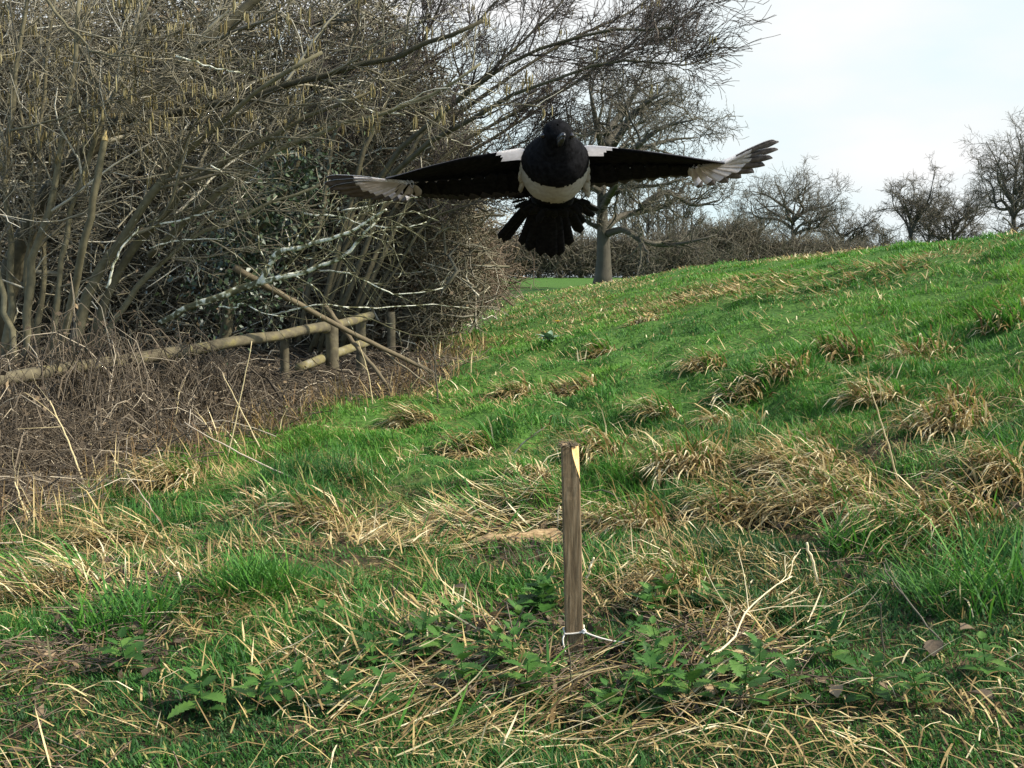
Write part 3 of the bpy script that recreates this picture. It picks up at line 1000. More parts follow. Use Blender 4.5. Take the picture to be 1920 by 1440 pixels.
def build_right_shrub():
    Y = 13.6
    P = lambda x, y, d=0.0: at(x, y, Y + d)
    limbs = [
        ([P(600, 660), P(640, 470), P(720, 345, -.3), P(850, 240, -.8), P(1000, 165, -1.2), P(1130, 115, -1.5), P(1230, 118, -1.6), P(1320, 118, -1.7)], 0.055, 0.005),
        ([P(620, 660), P(700, 350), P(840, 205, -.4), P(980, 105, -.8), P(1130, 62, -1), P(1250, 55, -1.2), P(1312, 8, -1.2)], 0.055, 0.005),
        ([P(580, 660), P(690, 420), P(815, 335, .2), P(920, 300, .3), P(1015, 245, .4)], 0.04, 0.006),
        ([P(610, 650), P(760, 300), P(900, 150, .4), P(1000, 60, .6), P(1090, -30, .8)], 0.05, 0.008),
        ([P(590, 650), P(690, 260), P(790, 85, .3), P(850, -50, .3)], 0.05, 0.010),
        ([P(640, 650), P(790, 340, .3), P(945, 225, .4), P(1060, 165, .3), P(1160, 105, .2), P(1262, 72, 0)], 0.045, 0.005),
        ([P(660, 650), P(790, 430), P(880, 385), P(960, 350)], 0.03, 0.006),
        ([P(600, 640), P(720, 220, 1), P(880, 60, 1.4), P(960, -30, 1.6)], 0.045, 0.010),
        ([P(640, 640), P(800, 280, 1), P(1010, 110, 1.4), P(1180, 20, 1.8), P(1240, -20, 2)], 0.045, 0.006),
        ([P(560, 640), P(620, 300, .5), P(660, 100, .6), P(690, -60, .6)], 0.045, 0.014),
        ([P(650, 640, .6), P(840, 330, .8), P(1000, 215, 1), P(1120, 110, 1.2), P(1210, 80, 1.2)], 0.04, 0.006),
    ]
    M['lace_twig'] = ramp_mat('lace_twig', [(0.0, (0.030, 0.022, 0.018)), (0.6, (0.060, 0.046, 0.036)), (1.0, (0.16, 0.13, 0.09))], rough=0.6)
    limbs = [(p, r0 * 0.72, r1, 0.16) for p, r0, r1 in limbs]
    stems_tree('alder_tree', limbs, 'arching bare shrub whose fine dark twigs lace across the white sky above the magpie', ((15, 1.05, 0.6, 0.15), (9, 0.5, 0.7, 0.18), (5, 0.24, 0.75, 0.2)), 0.0041, first=0.34,
               trop=(0.05, 0, 0.06), twigmat='lace_twig', catkins=50, cat_sel=lambda t: (t[:, 2] > CAM_H + 1.2) & (t[:, 0] > -0.6))


build_right_shrub()


def thicket(name, outline, yr, n, nleaf, mat, label, L=(0.3, 0.9), r=0.006, leaf=0.07, leafmat='dead_leaf', updir=0.35, flat=0.6, soft=0.0):
    """A tangle of crooked twigs filling the hedge's volume."""
    ox = np.array([a for a, _, _ in outline], float)
    ot = np.array([b for _, b, _ in outline], float)
    og = np.array([c for _, _, c in outline], float)

    def pts(k):
        px = rng.uniform(ox[0], ox[-1], k)
        top = np.interp(px, ox, ot)
        bot = np.interp(px, ox, og)
        top = top + 60 * (vnoise(px / 70, px * 0, 9) - 0.5)
        px = px + soft * 90 * rng.normal(size=k) * smooth(px, ox[-1] - 260, ox[-1])
        py = top + (bot - top) * rng.random(k) ** (1 - soft) - soft * 40 * np.abs(rng.normal(size=k))
        Y = rng.uniform(*yr, k)
        x = (px - 960) / FPX
        yc = (720 - py) / FPX
        c, s = math.cos(PITCH), math.sin(PITCH)
        Yd = c + yc * s
        return np.stack([x / Yd * Y, Y, CAM_H + (-s + yc * c) / Yd * Y], -1)

    c = pts(n)
    ac = Acc()
    d = nrm(rng.normal(size=(n, 3)) * [1, 0.8, flat] + [0.25, 0, updir])
    Ls = rng.uniform(*L, n)[:, None]
    j = 0.10
    p0 = c - d * Ls * 0.5
    p1 = c - d * Ls * 0.15 + rng.normal(0, j, (n, 3)) * Ls
    p2 = c + d * Ls * 0.2 + rng.normal(0, j, (n, 3)) * Ls
    p3 = c + d * Ls * 0.5 + rng.normal(0, j * 1.3, (n, 3)) * Ls
    rad = (r * np.exp(rng.normal(0, 0.45, n)))[:, None] * np.array([1.2, 1.0, 0.8, 0.5])[None]
    hue = np.clip(rng.beta(2.0, 3.0, n) + 0.35 * (rng.random(n) < 0.06), 0, 1)
    ac.tubes(np.stack([p0, p1, p2, p3], 1), rad, 3, hue)
    if nleaf:
        lc = pts(nleaf)
        b = ac.n
        k0 = len(ac.q)
        leaf_quads(ac, lc, leaf)
        ac.qm[-1] = np.full(len(ac.q[-1]), 1)
    o = ac.build(name, [M[mat], M[leafmat]])
    tag(o, label, kind='stuff')
    return o


thicket('hedge_thicket', [(-420, -120, 720), (200, -90, 700), (560, -70, 670), (680, -50, 660), (780, 60, 645), (835, 170, 620), (875, 260, 595), (890, 340, 580)], (14.2, 18.5), 40000, 20000, 'twig',
        'dark tangle of olive twigs filling the hedge', r=0.0064, soft=0.25)
thicket('thorn_thicket', [(440, 330, 660), (580, 240, 650), (670, 240, 640), (750, 290, 622), (800, 350, 600), (835, 420, 575), (860, 500, 560)], (15.5, 20.0), 30000, 1500, 'brown_twig',
        'reddish brown tangle of thorn twigs at the open end of the hedge', L=(0.35, 1.2), r=0.0046, leaf=0.04, updir=0.25, soft=0.55)
thicket('wood_understorey', [(-700, 60, 690), (0, 30, 680), (400, 60, 660), (640, 200, 640), (760, 330, 620), (860, 400, 590)], (18.5, 23.0), 9000, 14000, 'twig',
        'dark leafy understorey behind the hedge', r=0.009, leaf=0.11, leafmat='dead_leaf', L=(0.4, 1.4))


def build_ivy():
    Y = 10.9
    root = empty('ivy_clump', at(400, 660, Y))
    o = np.array(root.location)
    st = poly([at(420, 640, Y), at(440, 540, Y), at(470, 450, Y), at(520, 380, Y), at(560, 300, Y)], 14, 0.01)
    a = Acc()
    a.tubes(st - o, np.linspace(0.06, 0.03, 14), 7, hue=0.2)
    a.build('stem', M['bark'], root)
    k = 3200
    i = rng.integers(2, 14, k)
    c = st[i] + rng.normal(0, 1, (k, 3)) * [0.26, 0.14, 0.16]
    a = Acc()
    leaf_quads(a, c - o, 0.055)
    a.build('leaves', M['ivy'], root)
    tag(root, 'dark green ivy wrapped round a stem deep in the hedge', 'ivy')


build_ivy()


def build_lichen_branch():
    Y = 9.3
    P = lambda x, y, d=0.0: at(x, y, Y + d)
    o = P(330, 588)
    root = empty('lichen_branch', o)
    main = poly([P(300, 606, .2), P(345, 580, .1), P(410, 556), P(455, 540), P(490, 528, -.1)], 14, 0.004)
    f1 = poly([P(488, 529, -.1), P(505, 500, -.1), P(522, 472, -.15), P(560, 465, -.2), P(600, 452, -.25), P(645, 440, -.3), P(690, 415, -.3), P(725, 392, -.4)], 20, 0.004)
    f2 = poly([P(488, 530, -.1), P(530, 520, -.1), P(575, 508, -.1), P(630, 488, -.15), P(665, 462, -.15), P(690, 430, -.2), P(712, 408, -.2)], 20, 0.004)
    a = Acc()
    a.tubes(main - o, np.linspace(0.027, 0.032, 14), 8, hue=0.40, cap=True)
    a.build('limb', M['lichen'], root)
    for f, r in ((f1, 0.028), (f2, 0.025)):
        a = Acc()
        a.tubes(f - o, np.linspace(r, 0.009, 20), 8, hue=0.5, cap=True)
        a.build('fork', M['lichen'], root)
    b1, r1 = grow(np.array([f1, f2]), np.array([np.linspace(0.03, 0.009, 20)] * 2), 14, 0.1, 1, 0.55, 0.8, 6, 0.25, (0.05, 0, 0), rr=0.35, rmin=0.005)
    b2, r2 = grow(b1, r1, 5, 0.2, 1, 0.25, 0.8, 4, 0.2, rmin=0.004)
    a = Acc()
    a.tubes(b1 - o, r1, 4, hue=np.full(len(b1), 0.30))
    a.tubes(b2 - o, r2, 3, hue=np.full(len(b2), 0.25))
    a.build('twigs', M['lichen'], root)
    tag(root, 'forked bare branch crusted with white lichen, reaching out above the fence', 'branch')
    for i, (pts, r, lab) in enumerate([
        ([P(640, 395, 1.2), P(700, 385, 1.2), P(760, 372, 1.3), P(830, 368, 1.3), P(920, 350, 1.4)], 0.009, 'pale branch behind the wing on the thicket side, dipping in the middle'),
        ([P(330, 105, -1), P(410, 128, -1), P(450, 136, -1)], 0.008, 'short bright twig high in the hazel, under the thick leaning trunk'),
        ([P(600, 185, .2), P(660, 190, .2), P(700, 210, .2), P(760, 215, .3)], 0.008, 'white arched twig above the wing on the thicket side'),
        ([P(395, 310, -.4), P(430, 330, -.4), P(470, 345, -.4), P(500, 340, -.4)], 0.007, 'pale forked twig in the middle of the hazel stems'),
        ([P(600, 508, .2), P(660, 515, 0), P(720, 545, 0), P(760, 552, 0), P(830, 540, 0)], 0.008, 'thin pale branch sagging below the forked lichen branch'),
        ([P(570, 400, .2), P(640, 405, .1), P(690, 425, .1), P(760, 425, 0), P(800, 416, 0)], 0.009, 'short pale branch running just above the forked lichen branch tip'),
        ([P(410, 575, 0), P(440, 577, 0), P(455, 568, 0), P(500, 590, -.1), P(530, 592, -.1)], 0.008, 'crooked white twig hooked below the forked lichen branch'),
        ([P(510, 590, .3), P(580, 572, .2), P(650, 575, .2), P(700, 578, .3), P(790, 572, .4), P(880, 578, .5)], 0.008, 'long pale twig lying level above the fence end'),
        ([P(300, 420, 0), P(370, 405, 0), P(400, 395, 0)], 0.010, 'short white lichen twig between hazel stems'),
        ([P(280, 465, 0), P(340, 450, 0), P(440, 450, 0)], 0.007, 'bowed pale twig below the short white lichen twig'),
        ([P(200, 540, -.4), P(225, 470, -.4), P(262, 425, -.4)], 0.012, 'white streaked shoot standing between two leaning hazel stems'),
        ([P(640, 590, .8), P(700, 600, .8), P(760, 625, .9), P(850, 628, 1.0), P(930, 590, 1.2)], 0.008, 'dark twig drooping over the fence end towards the meadow'),
    ]):
        p = poly(pts, 14, 0.006)
        rt = empty('bare_twig', p[0])
        a = Acc()
        a.tubes(p - p[0], np.linspace(r, r * 0.45, 14), 6, hue=0.52 if 'dark' not in lab else 0.15, cap=True)
        b1, r1 = grow(p[None], np.linspace(r, r * 0.4, 14)[None], 9, 0.15, 1, 0.3, 0.7, 4, 0.2, (0.04, 0, 0), rr=0.5, rmin=0.0035)
        a.tubes(b1 - p[0], r1, 3, hue=np.full(len(b1), 0.3))
        a.build('stem', M['lichen'], rt)
        tag(rt, lab, 'twig')


build_lichen_branch()


# ------------------------------------------------------------------ fence and leaning poles
def build_fence():
    A = at(-330, 760, 6.6)
    B = at(120, 692, 8.3)
    Cc = at(612, 612, 11.3)
    Dd = at(690, 592, 12.4)
    E = at(775, 580, 14.6)
    root = empty('rail_fence', (Cc[0], Cc[1], float(terrain(Cc[0], Cc[1]))))
    o = np.array(root.location)

    def rail(p, q, r, hue, sag=0.0, wob=0.002):
        n = 14
        t = np.linspace(0, 1, n)[:, None]
        P = p * (1 - t) + q * t - np.array([0, 0, 1.0]) * sag * 4 * t * (1 - t)
        P[1:-1] += rng.normal(0, wob, (n - 2, 3))
        a = Acc()
        a.tubes(P - o, np.full(n, r) * (1 + 0.04 * rng.normal(size=n)), 14, hue=hue, cap=True)
        a.build('rail', M['rail'], root)

    rail(A, Cc, 0.052, 0.33, 0.02, 0.006)
    rail(Cc + [-0.04, 0.10, -0.03], Dd + [0.02, 0.1, 0.0], 0.048, 0.42)
    rail(at(560, 690, 11.1), at(688, 641, 12.25), 0.048, 0.55)
    for px, py, Y, r, h in [(622, 600, 11.5, 0.068, 0.25), (676, 588, 12.55, 0.058, 0.3), (533, 632, 10.9, 0.045, 0.15), (733, 585, 13.8, 0.055, 0.2), (762, 580, 14.6, 0.055, 0.15), (300, 660, 9.5, 0.055, 0.2), (-60, 715, 7.6, 0.055, 0.2)]:
        p = at(px, py, Y)
        g = float(terrain(p[0], p[1])) - 0.2
        n = 10
        P = np.stack([np.full(n, p[0]), np.full(n, p[1]), np.linspace(g, p[2], n)], -1)
        a = Acc()
        rr = np.full(n, r)
        rr[-1] *= 0.93
        a.tubes(P - o, rr, 14, hue=h, cap=True)
        a.build('post', M['rail'], root)
    tag(root, 'weathered post and rail fence with mossy round rails, half buried in brambles', 'fence')


build_fence()


def stick(name, pts, r0, r1, label, cat='stick', mat='pole', hue=0.5, n=16, wob=0.004, side=0, S=7, shoots_L=0.12, group=None):
    p = poly(pts, n, wob)
    a = Acc()
    a.tubes(p - p[0], np.linspace(r0, r1, n), S, hue=hue, cap=True)
    if side:
        b, rb = grow(p[None], np.linspace(r0, r1, n)[None], side, 0.3, 1.0, shoots_L, 0.7, 4, 0.15, (0, 0, 0.05), rr=0.6, rmin=0.0016)
        a.tubes(b - p[0], rb, 3, hue=np.full(len(b), hue))
    o = a.build(name, M[mat], None, True)
    o.location = p[0]
    tag(o, label, cat, group)
    return o


stick('leaning_pole', [at(440, 502, 9.6), at(625, 606, 10.5), at(812, 700, 11.4)], 0.029, 0.021, 'long thin pole leaning down over the fence end from the lichen branch', 'pole', hue=0.45, n=20, S=10)
stick('leaning_pole', [at(608, 572, 10.9), at(665, 645, 10.8), at(738, 736, 10.6)], 0.026, 0.018, 'shorter pole crossing the long one and leaning on the fence rail', 'pole', hue=0.5, n=20, S=10)
stick('leaning_pole', [at(686, 634, 11.2), at(760, 690, 11.0), at(826, 736, 10.8)], 0.011, 0.008, 'slender third stick lying below the long leaning pole', 'pole', hue=0.75, n=14)


# ------------------------------------------------------------------ brambles between the fence and the grass
M['bramble'] = ramp_mat('bramble', [(0.0, (0.036, 0.028, 0.018)), (0.45, (0.092, 0.072, 0.046)), (0.78, (0.17, 0.135, 0.088)), (1.0, (0.46, 0.39, 0.27))], rough=0.7)


def build_brambles():
    n = 15000
    Y = np.exp(rng.uniform(math.log(3.6), math.log(15), n))
    off = rng.uniform(0, 1, n) ** 0.8
    e = hedge_edge(Y)
    span = np.minimum(4.5, 1.2 + 0.33 * Y)
    X = e + 0.30 - off * (span + 0.3)
    Z = terrain(X, Y)
    hgt = (0.10 + 0.50 * smooth(off, 0.02, 0.35)) * (0.25 + 1.3 * fbm(X * 1.2, Y * 1.2, 12, 2)) * (0.75 + 0.25 * smooth(Y, 4, 8)) * (1 - 0.62 * smooth(Y, 9.6, 10.8)) * (1 + 0.35 * np.exp(-((Y - 8.6) / 0.9) ** 2))
    a = rng.uniform(0, 6.28, n)
    L = rng.uniform(0.15, 0.8, n)
    d = np.stack([np.cos(a), np.sin(a)], -1)
    P = np.empty((n, 5, 3))
    z0 = Z + hgt * rng.uniform(-0.1, 0.7, n)
    arch = hgt * rng.uniform(0.1, 0.6, n)
    dz = rng.normal(0, 0.20, n)
    for i, t in enumerate(np.linspace(0, 1, 5)):
        P[:, i, 0] = X + d[:, 0] * L * (t - 0.5)
        P[:, i, 1] = Y + d[:, 1] * L * (t - 0.5)
        P[:, i, 2] = z0 + arch * 4 * t * (1 - t) + dz * (t - 0.5)
    P[:, 1:4] += rng.normal(0, 0.018, (n, 3, 3))
    rad = np.maximum(0.0024, 0.00040 * Y)[:, None] * np.exp(rng.normal(0, 0.35, (n, 1))) * np.array([1.1, 1, 0.9, 0.75, 0.5])[None]
    hue = np.clip(rng.beta(1.5, 2.3, n) + 0.45 * (rng.random(n) < 0.09), 0, 1)
    ac = Acc()
    ac.tubes(P, rad, 3, hue)
    k = 9000
    i = rng.integers(0, n, k)
    c = P[i, 2] + rng.normal(0, 0.05, (k, 3))
    c[:, 2] = np.maximum(terrain(c[:, 0], c[:, 1]) + 0.01, c[:, 2] - 0.12 * rng.random(k))
    leaf_quads(ac, c, 0.045)
    ac.qm[-1] = np.full(len(ac.q[-1]), 1)
    o = ac.build('bramble_undergrowth', [M['bramble'], M['dead_leaf']])
    tag(o, 'brown winter tangle of bramble canes along the hedge bottom', kind='stuff')


build_brambles()


def build_litter():
    n = 11500
    X, Y = scatter(n, 1.9, 9.0)
    st = fbm(X * 1.6, Y * 1.6, 77, 3)
    keep = rng.random(n) < smooth(st, 0.45, 0.65) * (1 - smooth(Y, 3.6, 6.5)) + 0.35 * (1 - meadow(X, Y))
    X, Y = X[keep], Y[keep]
    c = np.stack([X, Y, terrain(X, Y) + rng.uniform(0.005, 0.035, len(X))], -1)
    ac = Acc()
    leaf_quads(ac, c, 0.035)
    k = len(X)
    # short broken twigs among the leaves
    j = rng.integers(0, k, 1600)
    a = rng.uniform(0, 6.28, 1600)
    d = np.stack([np.cos(a), np.sin(a), rng.normal(0, 0.25, 1600)], -1) * rng.uniform(0.03, 0.12, 1600)[:, None]
    p = c[j] + [0, 0, 0.01]
    b = Acc()
    o = ac.build('leaf_litter', M['dead_leaf'])
    tag(o, 'brown leaf litter lying under the grass in front', kind='stuff')
    b.tubes(np.stack([p - d, p + rng.normal(0, 0.006, (1600, 3)), p + d], 1), np.full((1600, 3), 0.0018), 3, rng.random(1600) * 0.7)
    o = b.build('twig_litter', M['brown_twig'])
    tag(o, 'small broken twigs scattered through the straw in front', kind='stuff')


build_litter()


# ------------------------------------------------------------------ dead stalks and twigs that can be told apart
def stalk(pts, r, label, mat='straw', hue=0.8, side=0, name='dead_stalk', cat='stalk', lift=0.0, dy=0.0, tip=0.45, L=0.12):
    """First pixel is the foot on the ground; the others rise above it at the foot's depth, leaning by dy metres."""
    g = gp(*pts[0])
    P = [g + [0, 0, -0.02]]
    for i, q in enumerate(pts[1:]):
        f = (i + 1) / (len(pts) - 1)
        P.append(at(q[0], q[1], g[1] + dy * f))
    return stick(name, P, r, r * tip, label, cat, mat, hue, n=14, wob=0.002, side=side, S=5, shoots_L=L)


stalk([(425, 860), (448, 760), (472, 640)], 0.0055, 'tall straight pale stalk rising in front of the fence, crossing a second one', side=0)
stalk([(495, 850), (455, 775), (418, 702)], 0.0055, 'pale stalk leaning against the tall straight one to form a cross')
stalk([(312, 845), (328, 790), (336, 735)], 0.006, 'short pale stalk with a side shoot among the brambles', side=3)
stalk([(165, 925), (130, 835), (94, 752)], 0.0075, 'thick pale double stalk leaning out of the brambles', side=3, L=0.2)
stalk([(70, 1000), (40, 940), (28, 905)], 0.006, 'white bent stalk low in the brambles at the picture edge', side=3)
stalk([(0, 835), (40, 770), (72, 708)], 0.006, 'long leaning cane near the picture edge, reaching the fence rail', 'brown_twig', 0.95)
stalk([(320, 1005), (275, 940), (238, 888)], 0.0045, 'thin cane leaning out over the combed straw streak', 'brown_twig', 0.9)
stalk([(585, 905), (440, 845), (345, 792)], 0.005, 'long low cane lying across the border of grass and brambles', 'brown_twig', 0.95)
stalk([(822, 755), (817, 700), (813, 640)], 0.009, 'dark upright stem standing where the hedge meets the meadow', 'twig', 0.1, side=8, L=0.35)
stalk([(700, 760), (690, 700), (672, 640)], 0.006, 'pale stalk standing before the end posts of the fence', side=2)
stalk([(1690, 905), (1652, 790), (1625, 706)], 0.0045, 'long pale stalk leaning over the straw on the slope')
stalk([(1580, 755), (1571, 722), (1612, 716), (1640, 712)], 0.0042, 'pale stem bent at a right angle beside the long leaning stalk')
stalk([(1540, 1105), (1526, 1060), (1512, 1018)], 0.0052, 'stout bleached white stalk standing upright in the grass', hue=1.0, tip=0.9)
stalk([(1098, 1095), (1104, 1070), (1114, 1046)], 0.0045, 'short white stalk beside the middle of the stake', hue=1.0, tip=0.9)
stalk([(1045, 1000), (1046, 975), (1050, 948)], 0.0042, 'white forked stalk standing above the broken log', hue=1.0, tip=0.9, side=2, L=0.05)
stalk([(345, 1110), (338, 1090), (333, 1072)], 0.0042, 'short thick white stalk in dark grass under the combed straw', hue=1.0, tip=0.9)
stalk([(318, 1050), (312, 1032), (322, 1026), (328, 1045)], 0.0045, 'white hooked stalk curled over in the dark grass', hue=1.0, tip=0.9)
stalk([(556, 1305), (555, 1260), (556, 1212)], 0.0035, 'black dead stem standing upright, well to one side of the nettles', 'twig', 0.05, name='dead_twig')
stalk([(282, 1338), (281, 1310), (279, 1282)], 0.0032, 'short black dead stem close to the lower corner', 'twig', 0.05, name='dead_twig')
stalk([(1070, 1330), (1071, 1280), (1069, 1222)], 0.0032, 'black dead stem standing right in front of the stake foot', 'twig', 0.08, name='dead_twig')
stalk([(825, 1320), (838, 1285), (850, 1250)], 0.0032, 'black dead stem leaning among the nettles', 'twig', 0.05, name='dead_twig')
stalk([(945, 1212), (968, 1172), (984, 1140)], 0.0034, 'dark slanting stem between nettles and stake', 'twig', 0.1, name='dead_twig')
stalk([(712, 1165), (732, 1125), (752, 1088)], 0.0034, 'dark slanting stem in front of the golden straw mat', 'twig', 0.1, name='dead_twig')
stalk([(1662, 1265), (1655, 1200), (1650, 1130)], 0.0034, 'dark upright stem beside the big brown leaf', 'twig', 0.15, name='dead_twig', side=3, L=0.06)
stalk([(1250, 1345), (1318, 1240), (1372, 1200), (1408, 1135), (1482, 1082)], 0.0042, 'long forked straw-coloured stalk rising across the picture foot', hue=0.95, dy=0.5, side=5, L=0.2)
stalk([(1085, 935), (1130, 918), (1200, 962), (1260, 990), (1335, 1030)], 0.0042, 'dark bramble cane arching away from behind the stake', 'twig', 0.15, name='bramble_cane', cat='cane', dy=-0.35, side=8, tip=0.6)
stalk([(1380, 1140), (1500, 1125), (1600, 1108), (1705, 1088)], 0.0034, 'thin olive cane lying level across the grass to one side of the white stalk', 'twig', 0.5, name='bramble_cane', cat='cane', dy=0.25)
stalk([(1790, 1215), (1720, 1150), (1665, 1075), (1655, 1055)], 0.0034, 'thin purple-brown cane arching up beyond the big brown leaf', 'twig', 0.2, name='bramble_cane', cat='cane', dy=0.3, side=4)
stalk([(1450, 1305), (1600, 1308), (1760, 1300), (1900, 1310)], 0.0045, 'dark fallen cane lying along the very bottom edge', 'twig', 0.1, name='bramble_cane', cat='cane', side=4)
stalk([(955, 855), (985, 828), (1022, 800)], 0.0065, 'yellow lichened twig lying in grass behind the stake top', 'rail', 0.75, name='mossy_twig', cat='twig', side=2)


# ------------------------------------------------------------------ the stake, its string and the log
def wood_mat(name, c0, c1, c2, scale=7.0, stretch=(6, 6, 0.35), rough=0.8, knot=None):
    m = bpy.data.materials.new(name)
    m.use_nodes = True
    t = m.node_tree
    b = t.nodes['Principled BSDF']
    b.inputs['Roughness'].default_value = rough
    b.inputs['Specular IOR Level'].default_value = 0.2
    tc = N(t, 'ShaderNodeTexCoord')
    mp = N(t, 'ShaderNodeMapping')
    mp.inputs['Scale'].default_value = stretch
    t.links.new(tc.outputs['Object'], mp.inputs[0])
    ns = N(t, 'ShaderNodeTexNoise')
    ns.inputs['Scale'].default_value = scale
    ns.inputs['Detail'].default_value = 7
    ns.inputs['Roughness'].default_value = 0.65
    t.links.new(mp.outputs[0], ns.inputs['Vector'])
    r = N(t, 'ShaderNodeValToRGB')
    e = r.color_ramp.elements
    e.new(0.5)
    e[0].position, e[1].position, e[2].position = 0.30, 0.5, 0.72
    e[0].color, e[1].color, e[2].color = (*c0, 1), (*c1, 1), (*c2, 1)
    t.links.new(ns.outputs['Fac'], r.inputs[0])
    col = r.outputs[0]
    if knot is not None:
        ds = N(t, 'ShaderNodeVectorMath', operation='DISTANCE')
        mp2 = N(t, 'ShaderNodeMapping')
        mp2.inputs['Scale'].default_value = (1.0, 1.0, 0.8)
        t.links.new(tc.outputs['Object'], mp2.inputs[0])
        t.links.new(mp2.outputs[0], ds.inputs[0])
        ds.inputs[1].default_value = (knot[0], knot[1], knot[2] * 0.8)
        mr = N(t, 'ShaderNodeMapRange', interpolation_type='SMOOTHSTEP')
        mr.inputs['From Min'].default_value = 0.004
        mr.inputs['From Max'].default_value = 0.013
        mr.inputs['To Min'].default_value = 0.45
        mr.inputs['To Max'].default_value = 1.0
        t.links.new(ds.outputs['Value'], mr.inputs['Value'])
        mx = N(t, 'ShaderNodeMix', data_type='RGBA')
        mx.inputs['A'].default_value = (*[v * 0.5 for v in c0], 1)
        t.links.new(mr.outputs[0], mx.inputs['Factor'])
        t.links.new(col, mx.inputs['B'])
        col = mx.outputs['Result']
    t.links.new(col, b.inputs['Base Color'])
    bp = N(t, 'ShaderNodeBump')
    bp.inputs['Strength'].default_value = 0.5
    bp.inputs['Distance'].default_value = 0.004
    t.links.new(ns.outputs['Fac'], bp.inputs['Height'])
    t.links.new(bp.outputs[0], b.inputs['Normal'])
    return m


def build_stake():
    g = gp(1077, 1218)
    top = at(1069, 832, g[1] - 0.02)
    H = top[2] - g[2]
    hw = 17.0 * g[1] / FPX          # half width
    root = empty('wooden_stake', g)
    tilt = (top - g) / H
    M['stake'] = wood_mat('stake_wood', (0.070, 0.046, 0.023), (0.155, 0.108, 0.056), (0.27, 0.20, 0.115), knot=(0.0 + tilt[0] * 0.30, -hw, 0.30), scale=26)
    M['fresh'] = wood_mat('fresh_wood', (0.45, 0.26, 0.09), (0.66, 0.42, 0.17), (0.78, 0.58, 0.30), scale=30)
    # outline of the cross section, the far right corner split off near the top
    n = 26
    zs = np.concatenate([np.linspace(-0.15, H - 0.16, 14), np.linspace(H - 0.15, H, 12)])
    ch = 0.12
    base = [(-1, -1 + ch), (-1 + ch, -1), (-0.5, -1.01), (0, -1.0), (0.5, -1.01), (1 - ch, -1), (1, -1 + ch), (1.01, -0.3), (1, 0.4), (1, 1 - ch), (1 - ch, 1), (0.3, 1.0), (-0.3, 1.0), (-1 + ch, 1), (-1, 1 - ch), (-1.0, 0)]
    base = np.array(base) * hw
    S = len(base)
    P = np.zeros((n, S, 3))
    for i, z in enumerate(zs):
        q = base.copy()
        c = smooth(z, H - 0.115, H - 0.005)
        cut = hw * (1.0 - 0.95 * (c ** 0.8)) if z > H - 0.115 else hw * 5
        q[:, 0] = np.minimum(q[:, 0], cut)          # the splinter that is missing on the sunny side
        P[i, :, 0] = q[:, 0] + tilt[0] * z
        P[i, :, 1] = q[:, 1] + tilt[1] * z
        P[i, :, 2] = z
    P[-1, :, 2] += rng.uniform(-0.010, 0.006, S)
    P[:-1] += rng.normal(0, 0.0004, (n - 1, S, 3))
    a = Acc()
    k = np.arange(n - 1)[:, None] * S
    s = np.arange(S)[None]
    s2 = (s + 1) % S
    Q = np.stack([k + s, k + s2, k + S + s2, k + S + s], -1).reshape(-1, 4)
    V = P.reshape(-1, 3)
    V = np.concatenate([V, [P[-1].mean(0) + [0, 0, 0.002]]])
    T = [[(n - 1) * S + j, (n - 1) * S + (j + 1) % S, n * S] for j in range(S)]
    a.faces(V, Q, T, 0.5)
    a.build('shaft', M['stake'], root, smooth_shade=False)
    # the fresh split face standing a hair proud of the cut
    m = 12
    zz = np.linspace(H - 0.112, H - 0.004, m)
    V, Q = [], []
    for i, z in enumerate(zz):
        c = smooth(z, H - 0.115, H - 0.005)
        cut = hw * (1.0 - 0.95 * (c ** 0.8))
        wob = 0.0015 * rng.normal()
        lo = -hw * 0.99 + wob
        hi = hw * (0.9)
        x = tilt[0] * z + cut + 0.0016
        V += [[x, lo + tilt[1] * z, z], [x + 0.0006, (lo + hi) / 2 + tilt[1] * z, z], [x, hi + tilt[1] * z, z]]
        # a wedge of the fresh wood shows on the front as well
    for i in range(m - 1):
        b = i * 3
        Q += [[b, b + 1, b + 4, b + 3], [b + 1, b + 2, b + 5, b + 4]]
    a = Acc()
    a.faces(V, Q, None, 0.5)
    # slanting torn wedge on the front corner
    V, Q = [], []
    for i, z in enumerate(zz):
        f = (z - zz[0]) / (zz[-1] - zz[0])
        c = smooth(z, H - 0.115, H - 0.005)
        cut = hw * (1.0 - 0.95 * (c ** 0.8))
        x1 = tilt[0] * z + cut + 0.0014
        x2 = tilt[0] * z + hw * 0.98
        y = tilt[1] * z
        V += [[x1, y - hw * (0.99 - 0.25 * f), z], [max(x2, x1 + 0.0005), y - hw * (0.1 - 0.5 * f), z], [max(x2, x1 + 0.0005) - 0.001, y + hw * 0.9, z]]
    for i in range(m - 1):
        b = i * 3
        Q += [[b, b + 1, b + 4, b + 3], [b + 1, b + 2, b + 5, b + 4]]
    a.faces(V, Q, None, 0.5)
    o = a.build('split_face', M['fresh'], root, smooth_shade=False)
    o['label'] = 'fresh orange torn face on the sunny corner of the stake top'
    # frayed fibres and a crumb of dirt on the battered head
    k = 150
    a = Acc()
    th = rng.uniform(0, 6.28, k)
    p = np.stack([top[0] - g[0] + rng.uniform(-1.05, 0.7, k) * hw, top[1] - g[1] + rng.uniform(-1.05, 1.05, k) * hw, np.full(k, H - 0.004)], -1)
    d = nrm(np.stack([np.cos(th) - 0.5, np.sin(th) - 0.3, rng.uniform(-0.3, 0.7, k)], -1)) * rng.uniform(0.006, 0.022, k)[:, None]
    a.tubes(np.stack([p, p + d * 0.6, p + d + [0, 0, -0.003]], 1), np.array([[0.0022, 0.0018, 0.0006]]) * np.ones((k, 1)), 3, rng.beta(2, 3, k))
